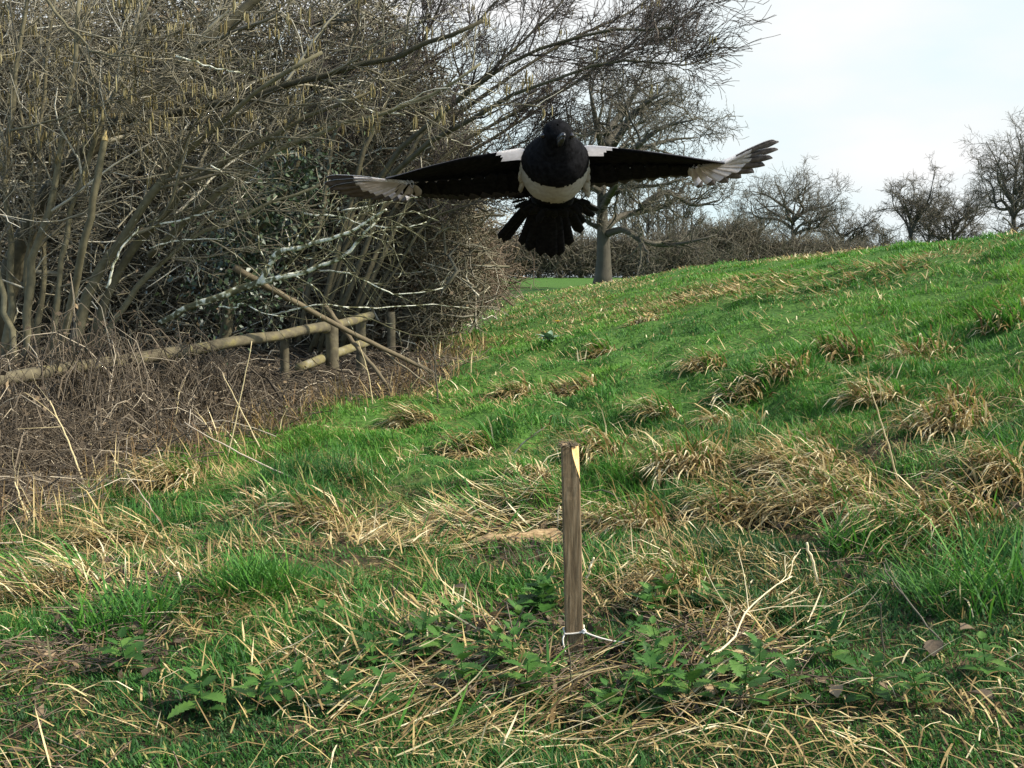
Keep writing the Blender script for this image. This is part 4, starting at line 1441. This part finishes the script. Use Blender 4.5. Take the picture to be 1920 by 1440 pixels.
    a.build('frayed_top', M['pole'], root)
    tag(root, 'square brown wooden stake with a battered top standing in the straw', 'stake')

    # string
    zr = at(1077, 1180, g[1])[2] - g[2]
    cx, cy = tilt[0] * zr, tilt[1] * zr
    h = hw + 0.0022
    loop = np.array([[-h, -h, -.004], [0, -h - .0008, -.002], [h, -h, .004], [h, 0, .006], [h, h, .004], [0, h, .0], [-h, h, -.004], [-h, 0, -.005], [-h, -h, -.004]]) + [cx, cy, zr]
    a = Acc()
    a.tubes(poly(loop, 40), np.full(40, 0.0027), 6)
    kx = h + cx
    a.tubes(poly([[kx - .006, cy - h - .001, zr + .004], [kx - .002, cy - h - .006, zr + .010], [kx + .004, cy - h - .003, zr + .004], [kx - .004, cy - h - .005, zr - .001], [kx + .002, cy - h - .004, zr + .006]], 16), np.full(16, 0.003), 6)
    tail = poly([[kx, cy - h - .003, zr + .003], [kx + .02, cy - h - .012, zr - .003], [kx + .055, cy - h - .02, zr - .012], [kx + .085, cy - h - .022, zr - .018], [kx + .115, cy - h - .02, zr - .022]], 20)
    a.tubes(tail, np.linspace(0.0027, 0.0022, 20), 6)
    tail = poly([[-h + cx, cy - h + .002, zr - .004], [-h + cx - .006, cy - h - .003, zr - .02], [-h + cx - .002, cy - h - .004, zr - .045], [-h + cx + .002, cy - h - .002, zr - .06]], 16)
    a.tubes(tail, np.full(16, 0.0025), 6)
    o = a.build('white_string', M['string'])
    o.location = g
    tag(o, 'white string knotted round the stake close to the ground, one end trailing', 'string')


build_stake()


def build_log():
    A = gp(885, 1035) + [0, 0, 0.042]
    B = at(1055, 1008, A[1] + 0.10)
    Cc = at(1140, 1018, A[1] + 0.06)
    root = empty('broken_log', A)
    M['log_bark'] = wood_mat('log_bark', (0.09, 0.052, 0.024), (0.30, 0.20, 0.095), (0.55, 0.42, 0.22), scale=26, stretch=(1.0, 5, 7))
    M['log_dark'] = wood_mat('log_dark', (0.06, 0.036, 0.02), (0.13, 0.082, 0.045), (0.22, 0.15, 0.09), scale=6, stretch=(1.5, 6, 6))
    n, S = 22, 12
    t = np.linspace(0, 1, n)
    ax = poly([A, A * 0.55 + B * 0.45 + [0, 0, 0.004], B, Cc], n)
    V = []
    for i in range(n):
        r = 0.032 * min(1, 0.25 + 5 * t[i]) * (1.0 if t[i] < 0.62 else 1.0 - 0.75 * smooth(t[i], 0.62, 0.72)) * (1 - 0.3 * smooth(t[i], 0.95, 1))
        for j in range(S):
            a = 2 * math.pi * j / S
            k = 1 + 0.26 * math.sin(3 * a + 5 * t[i]) + 0.16 * rng.normal()
            V.append(ax[i] - A + [0.0, math.cos(a) * r * 1.25 * k, math.sin(a) * r * 0.85 * k])
    Q = [[i * S + j, i * S + (j + 1) % S, (i + 1) * S + (j + 1) % S, (i + 1) * S + j] for i in range(n - 1) for j in range(S)]
    a = Acc()
    a.faces(V, Q, None, 0.5)
    a.build('bark_piece', M['log_bark'], root, smooth_shade=True)
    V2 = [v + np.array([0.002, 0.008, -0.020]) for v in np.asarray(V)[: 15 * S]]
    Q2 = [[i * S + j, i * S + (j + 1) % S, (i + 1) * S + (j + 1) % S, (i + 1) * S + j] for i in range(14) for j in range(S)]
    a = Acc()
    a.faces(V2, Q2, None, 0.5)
    a.build('dark_underside', M['log_dark'], root)  # darker copy of the log's longer end, set slightly lower
    tag(root, 'short broken length of rotten log with torn pale bark lying behind the stake', 'log')


build_log()


# ------------------------------------------------------------------ nettles, docks and single dead leaves
def leaf_template(ns=9, teeth=0.16, fold=0.25, droop=0.5, wmax=0.30):
    s = np.linspace(0, 1, ns)
    prof = wmax * np.sin(np.pi * np.clip(s, 0, 1) ** 0.72) ** 0.85
    prof[0] = 0.03
    prof[-1] = 0.002
    wv = prof * (1 + teeth * (-1) ** np.arange(ns))
    V = []
    for i in range(ns):
        z = -droop * s[i] ** 2 * 0.5
        V += [[s[i], 0, z], [s[i] + 0.03 * (i % 2), wv[i], z + fold * wv[i]], [s[i] + 0.03 * (i % 2), -wv[i], z + fold * wv[i]]]
    Q = []
    for i in range(ns - 1):
        a = 3 * i
        Q += [[a, a + 3, a + 4, a + 1], [a, a + 2, a + 5, a + 3]]
    return np.array(V), np.array(Q)


def place_leaves(acc, base, az, el, size, tpl, roll=None, hue=None):
    V, Q = tpl
    k = len(base)
    ca, sa, ce, se = np.cos(az), np.sin(az), np.cos(el), np.sin(el)
    X = np.stack([ca * ce, sa * ce, se], -1)
    Yv = np.stack([-sa, ca, np.zeros(k)], -1)
    Z = np.cross(X, Yv)
    if roll is not None:
        cr, sr = np.cos(roll)[:, None], np.sin(roll)[:, None]
        Yv, Z = Yv * cr + Z * sr, Z * cr - Yv * sr
    W = base[:, None] + size[:, None, None] * (V[None, :, 0:1] * X[:, None] + V[None, :, 1:2] * Yv[:, None] + V[None, :, 2:3] * Z[:, None])
    QQ = (np.arange(k)[:, None, None] * len(V) + Q[None]).reshape(-1, 4)
    acc.faces(W.reshape(-1, 3), QQ, None, np.repeat(rng.random(k) if hue is None else hue, len(V)))


NT = leaf_template(ns=15, teeth=0.30, wmax=0.34)


def nettle(px, py, h, label, size=0.055, npair=5):
    g = gp(px, py)
    root = empty('nettle', g)
    lean = rng.normal(0, 0.15, 2)
    st = poly([[0, 0, -0.02], [lean[0] * h * 0.4, lean[1] * h * 0.4, h * 0.5], [lean[0] * h, lean[1] * h, h]], 8)
    a = Acc()
    a.tubes(st, np.linspace(0.0026, 0.0014, 8), 5, 0.35)
    a.build('stem', M['nettle'], root)
    a = Acc()
    ph = rng.uniform(0, 6.28)
    B, AZ, EL, SZ = [], [], [], []
    for i in range(npair):
        f = 0.12 + 0.88 * i / (npair - 1)
        p = np.array([lean[0] * h * f, lean[1] * h * f, h * f])
        for q in range(2):
            az = ph + i * 1.57 + q * 3.14 + rng.normal(0, 0.25)
            d = np.array([math.cos(az), math.sin(az), 0.3]) * 0.012
            B.append(p + d)
            AZ.append(az)
            EL.append(0.15 + 0.55 * f + rng.normal(0, 0.2))
            SZ.append(size * (1.15 - 0.6 * f ** 2) * rng.uniform(0.8, 1.2))
    place_leaves(a, np.array(B), np.array(AZ), np.array(EL), np.array(SZ), NT)
    a.build('leaves', M['nettle'], root)
    tag(root, label, 'nettle', 'young nettles among the straw')


NETTLES = [
    (745, 1262, .10, 'large young nettle behind the first row of nettles, short of the stake'), (790, 1228, .09, 'small nettle just behind the large nettle and nearer the stake'), (700, 1250, .09, 'spreading nettle at the outer end of the group before the golden straw mat'),
    (835, 1248, .09, 'nettle standing against the leaning black stem'), (960, 1262, .11, 'bright broad-leaved nettle halfway between leaning black stem and stake foot'), (985, 1310, .09, 'nettle in front of the bright broad-leaved one, before the stake'),
    (1010, 1150, .10, 'nettle close to the stake, below the broken log'), (1035, 1140, .08, 'nettle growing behind the stake, level with its knotted string'), (985, 1190, .08, 'low nettle by the dark slanting stem near the stake'),
    (1185, 1225, .08, 'nettle just past the stake foot on its sunny side'), (1200, 1290, .11, 'taller nettle overhanging the combed straw swathe'), (1240, 1255, .12, 'tallest nettle, by the lower end of the long forked stalk'),
    (1225, 1330, .11, 'nettle at the foot of the long forked stalk'), (1290, 1330, .11, 'nettle in the densest clump at the picture foot'), (1340, 1300, .10, 'nettle behind the densest clump, under the forked stalk'),
    (1395, 1335, .12, 'broad nettle at the outer side of the densest clump'), (1420, 1285, .11, 'nettle beyond the densest clump near the flat straw heap'), (1250, 1140, .08, 'lone nettle growing below the bleached straw tussock'),
    (1200, 1160, .09, 'nettle between stake and bleached straw tussock'), (640, 1340, .11, 'nettle at the very bottom, below the loose straw heap'), (700, 1345, .11, 'second nettle at the very bottom, next to the straw swathe'),
    (380, 1345, .10, 'nettle near the short black stem at the lower corner'), (920, 1240, .08, 'small pale nettle shoot on bare leaf litter'), (1330, 1150, .08, 'low nettle beside the forked stalk bend'),
    (480, 1330, .09, 'nettle alone on straw between the upright black stem and the picture foot'), (560, 1330, .09, 'nettle below the upright black stem'), (240, 1260, .08, 'nettle in the dark grass above the short black stem'),
    (1560, 1250, .09, 'nettle on the outer side of the flat straw heap'), (1640, 1320, .10, 'nettle rising over the dark fallen cane'), (1720, 1330, .09, 'nettle below the big dark brown leaf'), (1850, 1270, .09, 'nettle beyond the rusty leaf near the picture edge'), (1480, 1330, .10, 'nettle at the tip of the dark fallen cane'),
    (600, 1190, .07, 'low nettle between the lush tussock and the loose straw heap'), (860, 1190, .08, 'nettle between the fan of straws and the curled brown leaf'),
    (870, 1300, .10, 'dark nettle in front of the leaning black stem'), (1125, 1360, .09, 'nettle in front of the stake amid combed straw'),
]
for px_, py_, h_, l_ in NETTLES:
    nettle(px_, py_, h_ * 1.05, l_, size=rng.uniform(0.048, 0.072), npair=6)


DT = leaf_template(ns=9, teeth=0.10, fold=0.5, droop=0.9, wmax=0.30)


def dead_leaf(px, py, size, label, hue=0.5, az=0.0, el=0.5, lift=0.03):
    g = gp(px, py) + [0, 0, lift]
    a = Acc()
    place_leaves(a, np.zeros((1, 3)), np.array([az]), np.array([el * 0.5]), np.array([size]), DT, roll=np.array([rng.uniform(-0.6, 0.6)]), hue=np.array([hue]))
    o = a.build('fallen_leaf', M['dead_leaf'])
    o.location = g
    tag(o, label, 'dead leaf')


dead_leaf(1750, 1245, 0.085, 'big dark brown dead leaf standing on edge beside the dark upright stem', 0.35, 1.2, 1.2, 0.02)
dead_leaf(1330, 1330, 0.09, 'big pale tan dead leaf under the nettles', 1.0, 1.6, 1.0)
dead_leaf(1310, 1285, 0.06, 'curled tan dead leaf on top of the nettle clump', 1.0, 0.4, 0.6, 0.10)
dead_leaf(915, 1172, 0.06, 'curled pale brown dead leaf between nettles and dark slanting stem', 0.95, 0.2, 0.7)
dead_leaf(650, 1130, 0.05, 'round reddish dead leaf in the short grass', 0.5, 0.5, 0.8)
dead_leaf(560, 1250, 0.055, 'orange brown dead leaf beside the upright black stem', 0.9, 2.0, 0.8)
dead_leaf(1195, 1000, 0.06, 'dark brown dead leaf caught on the arching bramble cane', 0.2, 1.5, 1.2, 0.05)
dead_leaf(870, 1120, 0.055, 'dark red-brown dead leaf before the broken log', 0.3, 2.6, 0.5)
dead_leaf(1025, 1105, 0.07, 'dark dead leaf in the hollow next to the stake', 0.15, 0.2, 0.6)
dead_leaf(945, 1160, 0.06, 'rust coloured dead leaf lying beside the curled pale brown one', 0.75, 0.1, 0.3)
dead_leaf(1800, 1200, 0.06, 'rusty dead leaf behind the big dark brown one', 0.8, 0.3, 0.4)
dead_leaf(1570, 1330, 0.06, 'small whitish dead leaf on the dark fallen cane', 1.0, 1.4, 1.1)
dead_leaf(740, 1195, 0.05, 'grey brown dead leaf at the fan of straight straws', 0.4, 2.2, 0.5)
dead_leaf(270, 1290, 0.06, 'dark dead leaf by the short black stem', 0.1, 1.2, 0.9)
dead_leaf(1860, 1335, 0.07, 'brown dead leaf in the lower corner under coarse green blades', 0.5, 2.2, 0.6)
dead_leaf(610, 1255, 0.05, 'tan dead leaf on the loose straw heap', 0.95, 0.8, 0.4)


def rosette(px, py, label):
    g = gp(px, py)
    root = empty('wild_flower', g)
    a = Acc()
    k = 16
    place_leaves(a, rng.normal(0, 0.02, (k, 3)) * [1, 1, 0.2] + [0, 0, 0.02], rng.uniform(0, 6.28, k), rng.uniform(0.2, 1.1, k), rng.uniform(0.10, 0.20, k), leaf_template(9, 0.03, 0.3, 0.6, 0.22))
    m = ramp_mat('pale_leaf', [(0, (0.08, 0.16, 0.07)), (1, (0.22, 0.32, 0.20))], rough=0.35, spec=0.5)
    a.build('leaves', m, root)
    a = Acc()
    st = poly([[0.03, 0, 0], [0.05, 0, 0.12], [0.09, 0, 0.24]], 8)
    a.tubes(st, np.full(8, 0.005), 5, 0.3)
    a.build('stalk', M['nettle'], root)
    a = Acc()
    k = 12
    place_leaves(a, np.tile(st[-1], (k, 1)), np.arange(k) * 6.28 / k, np.full(k, 0.35), np.full(k, 0.045), leaf_template(5, 0, 0.1, 0.2, 0.25))
    m = ramp_mat('petal', [(0, (0.75, 0.36, 0.02)), (1, (0.85, 0.50, 0.03))], trans=0.2)
    a.build('flower_head', m, root)
    tag(root, label, 'flower')


rosette(1032, 640, 'single orange flower over a rosette of pale leaves at the foot of the bank')


# ------------------------------------------------------------------ the magpie
def feather_mat(name, col, rough=0.55, spec=0.35, fuzz=0.25, trans=0.0):
    m = bpy.data.materials.new(name)
    m.use_nodes = True
    t = m.node_tree
    b = t.nodes['Principled BSDF']
    b.inputs['Roughness'].default_value = rough
    b.inputs['Specular IOR Level'].default_value = spec
    tc = N(t, 'ShaderNodeTexCoord')
    ns = N(t, 'ShaderNodeTexNoise')
    ns.inputs['Scale'].default_value = 160
    ns.inputs['Detail'].default_value = 4
    t.links.new(tc.outputs['Object'], ns.inputs['Vector'])
    r = N(t, 'ShaderNodeValToRGB')
    r.color_ramp.elements[0].color = (*[c * (1 - fuzz) for c in col], 1)
    r.color_ramp.elements[1].color = (*[min(1, c * (1 + fuzz)) for c in col], 1)
    r.color_ramp.elements[0].position = 0.35
    r.color_ramp.elements[1].position = 0.65
    t.links.new(ns.outputs['Fac'], r.inputs[0])
    t.links.new(r.outputs[0], b.inputs['Base Color'])
    bp = N(t, 'ShaderNodeBump')
    bp.inputs['Strength'].default_value = 0.5
    bp.inputs['Distance'].default_value = 0.002
    t.links.new(ns.outputs['Fac'], bp.inputs['Height'])
    t.links.new(bp.outputs[0], b.inputs['Normal'])
    if trans:
        tr = N(t, 'ShaderNodeBsdfTranslucent')
        t.links.new(r.outputs[0], tr.inputs[0])
        mx = N(t, 'ShaderNodeMixShader')
        mx.inputs[0].default_value = trans
        t.links.new(b.outputs[0], mx.inputs[1])
        t.links.new(tr.outputs[0], mx.inputs[2])
        t.links.new(mx.outputs[0], t.nodes['Material Output'].inputs[0])
    return m


def build_magpie():
    th = math.radians(30)
    YB = 1.40
    s = YB / FPX
    Cb = at(1040, 310, YB)
    FX = np.array([1.0, 0, 0])
    FF = np.array([0, -math.cos(th), math.sin(th)])
    FN = np.array([0, math.sin(th), math.cos(th)])

    def W(r, f, n):
        r, f, n = np.broadcast_arrays(np.asarray(r, float), np.asarray(f, float), np.asarray(n, float))
        return r[..., None] * FX + f[..., None] * FF + n[..., None] * FN

    black = feather_mat('black_plumage', (0.007, 0.007, 0.0075), 0.85, 0.05, 0.5)
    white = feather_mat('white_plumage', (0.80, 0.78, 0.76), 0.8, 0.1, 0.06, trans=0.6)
    belly = feather_mat('shaded_white_belly_plumage', (0.36, 0.355, 0.31), 0.9, 0.05, 0.12)  # white belly and flank feathers, their shade darkened into the colour
    slate = feather_mat('slate_wing_plumage', (0.024, 0.022, 0.023), 0.6, 0.2, 0.4)
    brown = feather_mat('grey_brown_quill', (0.10, 0.088, 0.085), 0.6, 0.25)
    beakm = feather_mat('beak_horn', (0.02, 0.02, 0.022), 0.35, 0.5, 0.1)
    eyem = feather_mat('eye', (0.012, 0.008, 0.006), 0.1, 0.6, 0.0)
    root = empty('magpie', Cb)
    a = Acc()
    # --- trunk, neck and head as one lofted surface: station f, centre n, half width, half depth
    st = np.array([
        [0.0925, -0.009, 0.0008, 0.0008], [0.0915, -0.009, 0.007, 0.006], [0.0885, -0.009, 0.0130, 0.0115], [0.083, -0.009, 0.0168, 0.0150], [0.075, -0.009, 0.0182, 0.0168],
        [0.067, -0.009, 0.0205, 0.0185], [0.059, -0.008, 0.0250, 0.022], [0.051, -0.006, 0.0300, 0.0270], [0.046, -0.004, 0.0325, 0.0325], [0.034, -0.003, 0.0385, 0.038],
        [0.020, -0.002, 0.0420, 0.0405], [0.004, 0.0, 0.0435, 0.0400], [-0.015, 0.001, 0.0430, 0.0385], [-0.034, 0.002, 0.0385, 0.034], [-0.052, 0.003, 0.031, 0.027],
        [-0.070, 0.004, 0.0300, 0.0215], [-0.088, 0.004, 0.0265, 0.0155], [-0.102, 0.004, 0.022, 0.009], [-0.112, 0.004, 0.012, 0.004], [-0.114, 0.004, 0.001, 0.001]])
    nst, S = 110, 96
    u = np.linspace(0, len(st) - 1, nst)
    prof = np.stack([np.interp(u, np.arange(len(st)), st[:, c]) for c in range(4)], -1)
    ker = np.array([1, 2, 3, 2, 1]) / 9
    for c in range(4):
        pad = np.pad(prof[:, c], 2, mode='edge')
        prof[:, c] = np.convolve(pad, ker, 'valid')
    ang = np.linspace(0, 2 * np.pi, S, endpoint=False)
    r = prof[:, 2:3] * np.cos(ang)
    dors = np.interp(prof[:, 0:1], [-0.06, 0.0, 0.045, 0.062, 0.075], [0.8, 0.5, 0.5, 0.7, 1.0])
    sn = np.sin(ang)[None]
    n = prof[:, 1:2] + prof[:, 3:4] * np.where(sn > 0, sn * dors, sn)
    f = np.repeat(prof[:, 0:1], S, 1)
    fu = 1 + 0.030 * (fbm(ang[None] * 9 + 40, f * 240, 33, 2) - 0.5)
    r = r * fu
    V = W(r, f, n).reshape(-1, 3)
    i = np.arange(nst - 1)[:, None] * S
    j = np.arange(S)[None]
    j2 = (j + 1) % S
    Q = np.stack([i + j, i + j2, i + S + j2, i + S + j], -1).reshape(-1, 4)
    fc = f.reshape(-1)[Q].mean(1)
    nc = n.reshape(-1)[Q].mean(1)
    rc = r.reshape(-1)[Q].mean(1)
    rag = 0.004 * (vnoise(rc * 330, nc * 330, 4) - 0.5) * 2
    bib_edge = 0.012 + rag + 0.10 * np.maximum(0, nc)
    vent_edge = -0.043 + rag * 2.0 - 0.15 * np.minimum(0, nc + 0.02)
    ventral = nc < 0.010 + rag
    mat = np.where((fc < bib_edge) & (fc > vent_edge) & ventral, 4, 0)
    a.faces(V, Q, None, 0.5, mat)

    def feather(p0, direc, side, L, wid, mfun, camber=0.10, bend=0.0, blunt=0.75, nL=10, thick=0.0006, lift=None):
        """A vane with a slight camber and two faces, rounded at its tip. mfun(t, across) -> material number."""
        direc = nrm(np.asarray(direc, float))
        side = np.asarray(side, float)
        side = nrm(side - (side @ direc) * direc)
        nn = np.cross(direc, side)
        tt = np.linspace(0, 1, nL)
        wp = np.minimum(1, 0.45 + 1.3 * tt) * np.where(tt > blunt, np.sqrt(np.maximum(0.02, 1 - ((tt - blunt) / (1.0001 - blunt)) ** 2)), 1)
        ac_ = np.array([-1, -0.45, 0.08, 0.55, 1.0])
        top = []
        for t, w_ in zip(tt, wp):
            c0 = p0 + direc * L * t + nn * bend * L * t * t
            for x in ac_:
                top.append(c0 + side * x * w_ * wid * 0.5 + nn * (-camber * wid * x * x))
        top = np.array(top)
        bot = top - nn * thick
        m5 = 5
        Q1, m1 = [], []
        for ii in range(nL - 1):
            for jj in range(4):
                Q1.append([ii * m5 + jj, ii * m5 + jj + 1, (ii + 1) * m5 + jj + 1, (ii + 1) * m5 + jj])
                m1.append(mfun((ii + 0.5) / (nL - 1), jj))
        Q1 = np.array(Q1)
        nv = len(top)
        Qb = Q1[:, ::-1] + nv
        rim = []
        ring = [k * m5 for k in range(nL)] + [(nL - 1) * m5 + k for k in range(1, 5)] + [k * m5 + 4 for k in range(nL - 2, -1, -1)]
        for q in range(len(ring)):
            x, y = ring[q], ring[(q + 1) % len(ring)]
            rim.append([x, y, y + nv, x + nv])
        a.faces(np.concatenate([top, bot]), np.concatenate([Q1, Qb, np.array(rim)]), None, 0.5, np.array(m1 + m1 + [m1[0]] * len(rim)))

    # --- wings
    for sg, le, te in (
        (1, [(1078, 284), (1100, 279), (1130, 283), (1200, 293), (1260, 301), (1310, 308), (1345, 312)], [(1078, 345), (1100, 346), (1150, 342), (1220, 332), (1275, 328), (1310, 326), (1345, 322)]),
        (-1, [(1000, 290), (975, 284), (945, 291), (875, 305), (815, 320), (768, 333), (735, 341)], [(1000, 358), (965, 360), (900, 364), (850, 364), (805, 362), (768, 358), (735, 352)]),
    ):
        le = np.array(le, float)
        te = np.array(te, float)
        rr = (le[:, 0] - 1040) * s
        fle = np.array([0.030, 0.032, 0.040, 0.048, 0.046, 0.038, 0.030])
        v = (310 - le[:, 1]) * s
        nle = (v - fle * math.sin(th)) / math.cos(th)
        ch = np.array([0.085, 0.090, 0.095, 0.098, 0.090, 0.07, 0.045])
        vt = (310 - te[:, 1]) * s
        fte = fle - ch
        nte = (vt - fte * math.sin(th)) / math.cos(th)
        # covert sheet with thickness
        ns_, nc_ = 40, 12
        uu = np.linspace(0, 6, ns_)
        I = lambda arr: np.interp(uu, np.arange(7), arr)
        R_, FL, NL, CH, NT_, RT = I(rr), I(fle), I(nle), I(ch), I(nte), I((te[:, 0] - 1040) * s)
        cc = np.linspace(0, 1, nc_)
        cov = 0.62
        up_, lo_ = [], []
        for q in range(ns_):
            x = cc * cov
            thick = 0.011 * (1 - 0.72 * q / ns_) * np.sqrt(np.clip(cc, 0, 1)) * (1 - cc ** 1.5) * 2.2 + 0.0004
            ff = FL[q] - CH[q] * x
            rq = R_[q] + (RT[q] - R_[q]) * x
            nq = NL[q] + (NT_[q] - NL[q]) * x + 0.006 * np.sin(np.pi * x)
            up_.append(W(rq, ff, nq + thick * 0.6))
            lo_.append(W(rq, ff, nq - thick * 0.4))
        up_, lo_ = np.array(up_), np.array(lo_)
        sheet = np.concatenate([up_, lo_[:, ::-1]], 1)       # closed section
        SS = 2 * nc_
        Vs = sheet.reshape(-1, 3)
        k = np.arange(ns_ - 1)[:, None] * SS
        jj = np.arange(SS)[None]
        j2_ = (jj + 1) % SS
        Qs = np.stack([k + jj, k + j2_, k + SS + j2_, k + SS + jj], -1).reshape(-1, 4)
        span = np.repeat(np.arange(ns_ - 1), SS) / ns_
        cpos = np.tile(np.arange(SS), ns_ - 1)
        is_up = cpos < nc_ - 1
        # white shoulder patch over the root, slate coverts further out
        shoulder = (span > 0.05) & (span < 0.36 - 0.016 * np.where(cpos < 12, cpos, SS - cpos)) & ((cpos < 8) | (cpos > SS - 6))
        m_ = np.where(shoulder, 1, np.where(is_up & (span > 0.45), 2, 0))
        a.faces(Vs, Qs, None, 0.5, m_)
        # secondaries and inner quills
        nf = 13
        for q in range(nf):
            x = q / (nf - 1)
            uq = 0.4 + 4.7 * x
            g = lambda arr: float(np.interp(uq, np.arange(7), arr))
            p0 = W(g(rr) + (g((te[:, 0] - 1040) * s) - g(rr)) * 0.45, g(fle) - g(ch) * 0.45, g(nle) + (g(nte) - g(nle)) * 0.45 - 0.001 * (q % 2))
            p1 = W(g((te[:, 0] - 1040) * s) + sg * 0.004 * x, g(fte), g(nte))
            Lq = np.linalg.norm(p1 - p0) * rng.uniform(0.97, 1.10)
            pale = 1 if (x > 0.90) else 0
            feather(p0, p1 - p0, FX * sg, Lq, 0.0235, (lambda t, c, pale=pale: 0 if (pale == 1 and c == 3) else (1 if pale == 1 and t > 0.15 else (2 if t > 0.78 else 0))), blunt=0.72)
        # primaries
        if sg > 0:
            tips = [(1330, 338), (1352, 336), (1376, 332), (1398, 324), (1420, 315), (1438, 303), (1450, 290), (1458, 275), (1457, 262), (1446, 262)]
        else:
            tips = [(752, 362), (735, 364), (716, 364), (696, 363), (676, 362), (656, 360), (640, 356), (626, 349), (618, 340), (624, 330)]
        npm = len(tips)
        for q, (tx, ty) in enumerate(tips):
            x = q / (npm - 1)
            uq = 4.7 + 1.25 * x
            g = lambda arr: float(np.interp(uq, np.arange(7), arr))
            b0 = W(g(rr), g(fle) - g(ch) * (0.45 - 0.35 * x), g(nle) + (g(nte) - g(nle)) * (0.45 - 0.35 * x))
            ft = -0.075 + 0.085 * x
            tr = (tx - 1040) * s
            tn = ((310 - ty) * s - ft * math.sin(th)) / math.cos(th)
            p1 = W(tr, ft, tn)
            dd = p1 - b0

            def mf(t, c, x=x):
                if c == 3 and t > 0.25:
                    return 2
                if t > 0.80 - 0.30 * x:
                    return 3
                return 1
            feather(b0, dd, (FF * 1.0) * (1 if True else 1), np.linalg.norm(dd), 0.0165 - 0.003 * x, mf, blunt=0.70, bend=0.03 * sg, nL=14)

    # --- tail fan
    tips = [(934, 438), (943, 444), (982, 450), (997, 463), (1021, 472), (1044, 476), (1061, 472), (1082, 451), (1106, 424), (1110, 405), (1131, 391), (1139, 380)]
    for q, (tx, ty) in enumerate(tips):
        x = q / (len(tips) - 1)
        b0 = W((x - 0.5) * 0.052, -0.078, 0.003 + 0.003 * math.sin(math.pi * x))
        dv = (310 - ty) * s
        fa = -0.085 - (0.13 if True else 0) * (0.55 + 0.45 * math.sin(math.pi * (0.1 + 0.8 * x)))
        tn = (dv - fa * math.sin(th)) / math.cos(th)
        p1 = W((tx - 1040) * s, fa, tn)
        dd = p1 - b0
        feather(b0, dd, FX + 0.2 * FF, np.linalg.norm(dd), 0.0122 + 0.0052 * math.sin(math.pi * x), lambda t, c: 0, blunt=0.93, nL=14)
    # soft under-tail coverts where belly and tail meet
    for q in range(26):
        x = q / 25
        b0 = W((x - 0.5) * 0.072, -0.050 - 0.01 * math.sin(math.pi * x), -0.018 - 0.010 * math.sin(math.pi * x))
        feather(b0, W((x - 0.5) * 0.06, -0.05, 0.012 + 0.006 * rng.normal()), FX, 0.030 * rng.uniform(0.8, 1.2), 0.010, lambda t, c: 0, blunt=0.5, nL=6)
    # loose flank and shoulder feathers that break the outline
    for sg in (-1, 1):
        for q in range(7):
            x = q / 6
            b0 = W(sg * (0.037 + 0.003 * x), 0.012 - 0.045 * x, -0.006)
            feather(b0, W(sg * 0.012, -0.045, -0.003 + 0.004 * rng.normal()), FX, 0.020 * rng.uniform(0.8, 1.2), 0.009, lambda t, c: 4, blunt=0.5, nL=6)
    body = a.build('body', [black, white, slate, brown, belly], root)
    # --- beak, pointing at the viewer and a little up
    hd = W(0.003, 0.079, -0.022)
    for k_, (dz, L, wd) in enumerate(((0.0012, 0.030, 0.0052), (-0.0022, 0.026, 0.0042))):
        b = Acc()
        dirb = nrm(np.array([0.12, -1.0, 0.12]))
        pts = np.array([hd - dirb * 0.006, hd + dirb * L * 0.25, hd + dirb * L * 0.6, hd + dirb * L * 0.88, hd + dirb * L]) + [0, 0, dz]
        pts[3:] += [[0, 0, -0.0006], [0, 0, -0.0022]] if k_ == 0 else [[0, 0, 0.0], [0, 0, 0.0003]]
        b.tubes(poly(pts, 10), np.interp(np.linspace(0, 1, 10), [0, 0.25, 0.6, 0.9, 1], np.array([1, 0.95, 0.7, 0.35, 0.06]) * wd), 10, cap=True)
        b.build('beak' if k_ == 0 else 'lower_beak', beakm, root)
    for sg in (-1, 1):
        b = Acc()
        c = W(sg * 0.0166, 0.079, -0.014)
        la = np.linspace(-np.pi / 2, np.pi / 2, 10)
        P = c + np.stack([np.sin(la) * 0.0034 * sg, -0 * la, 0 * la], -1)
        b.tubes(P, np.cos(la) * 0.0034 + 1e-5, 14)
        b.build('eye', eyem, root)
    tag(root, 'black and white magpie flying towards the viewer with spread wings and fanned tail', 'bird')


build_magpie()
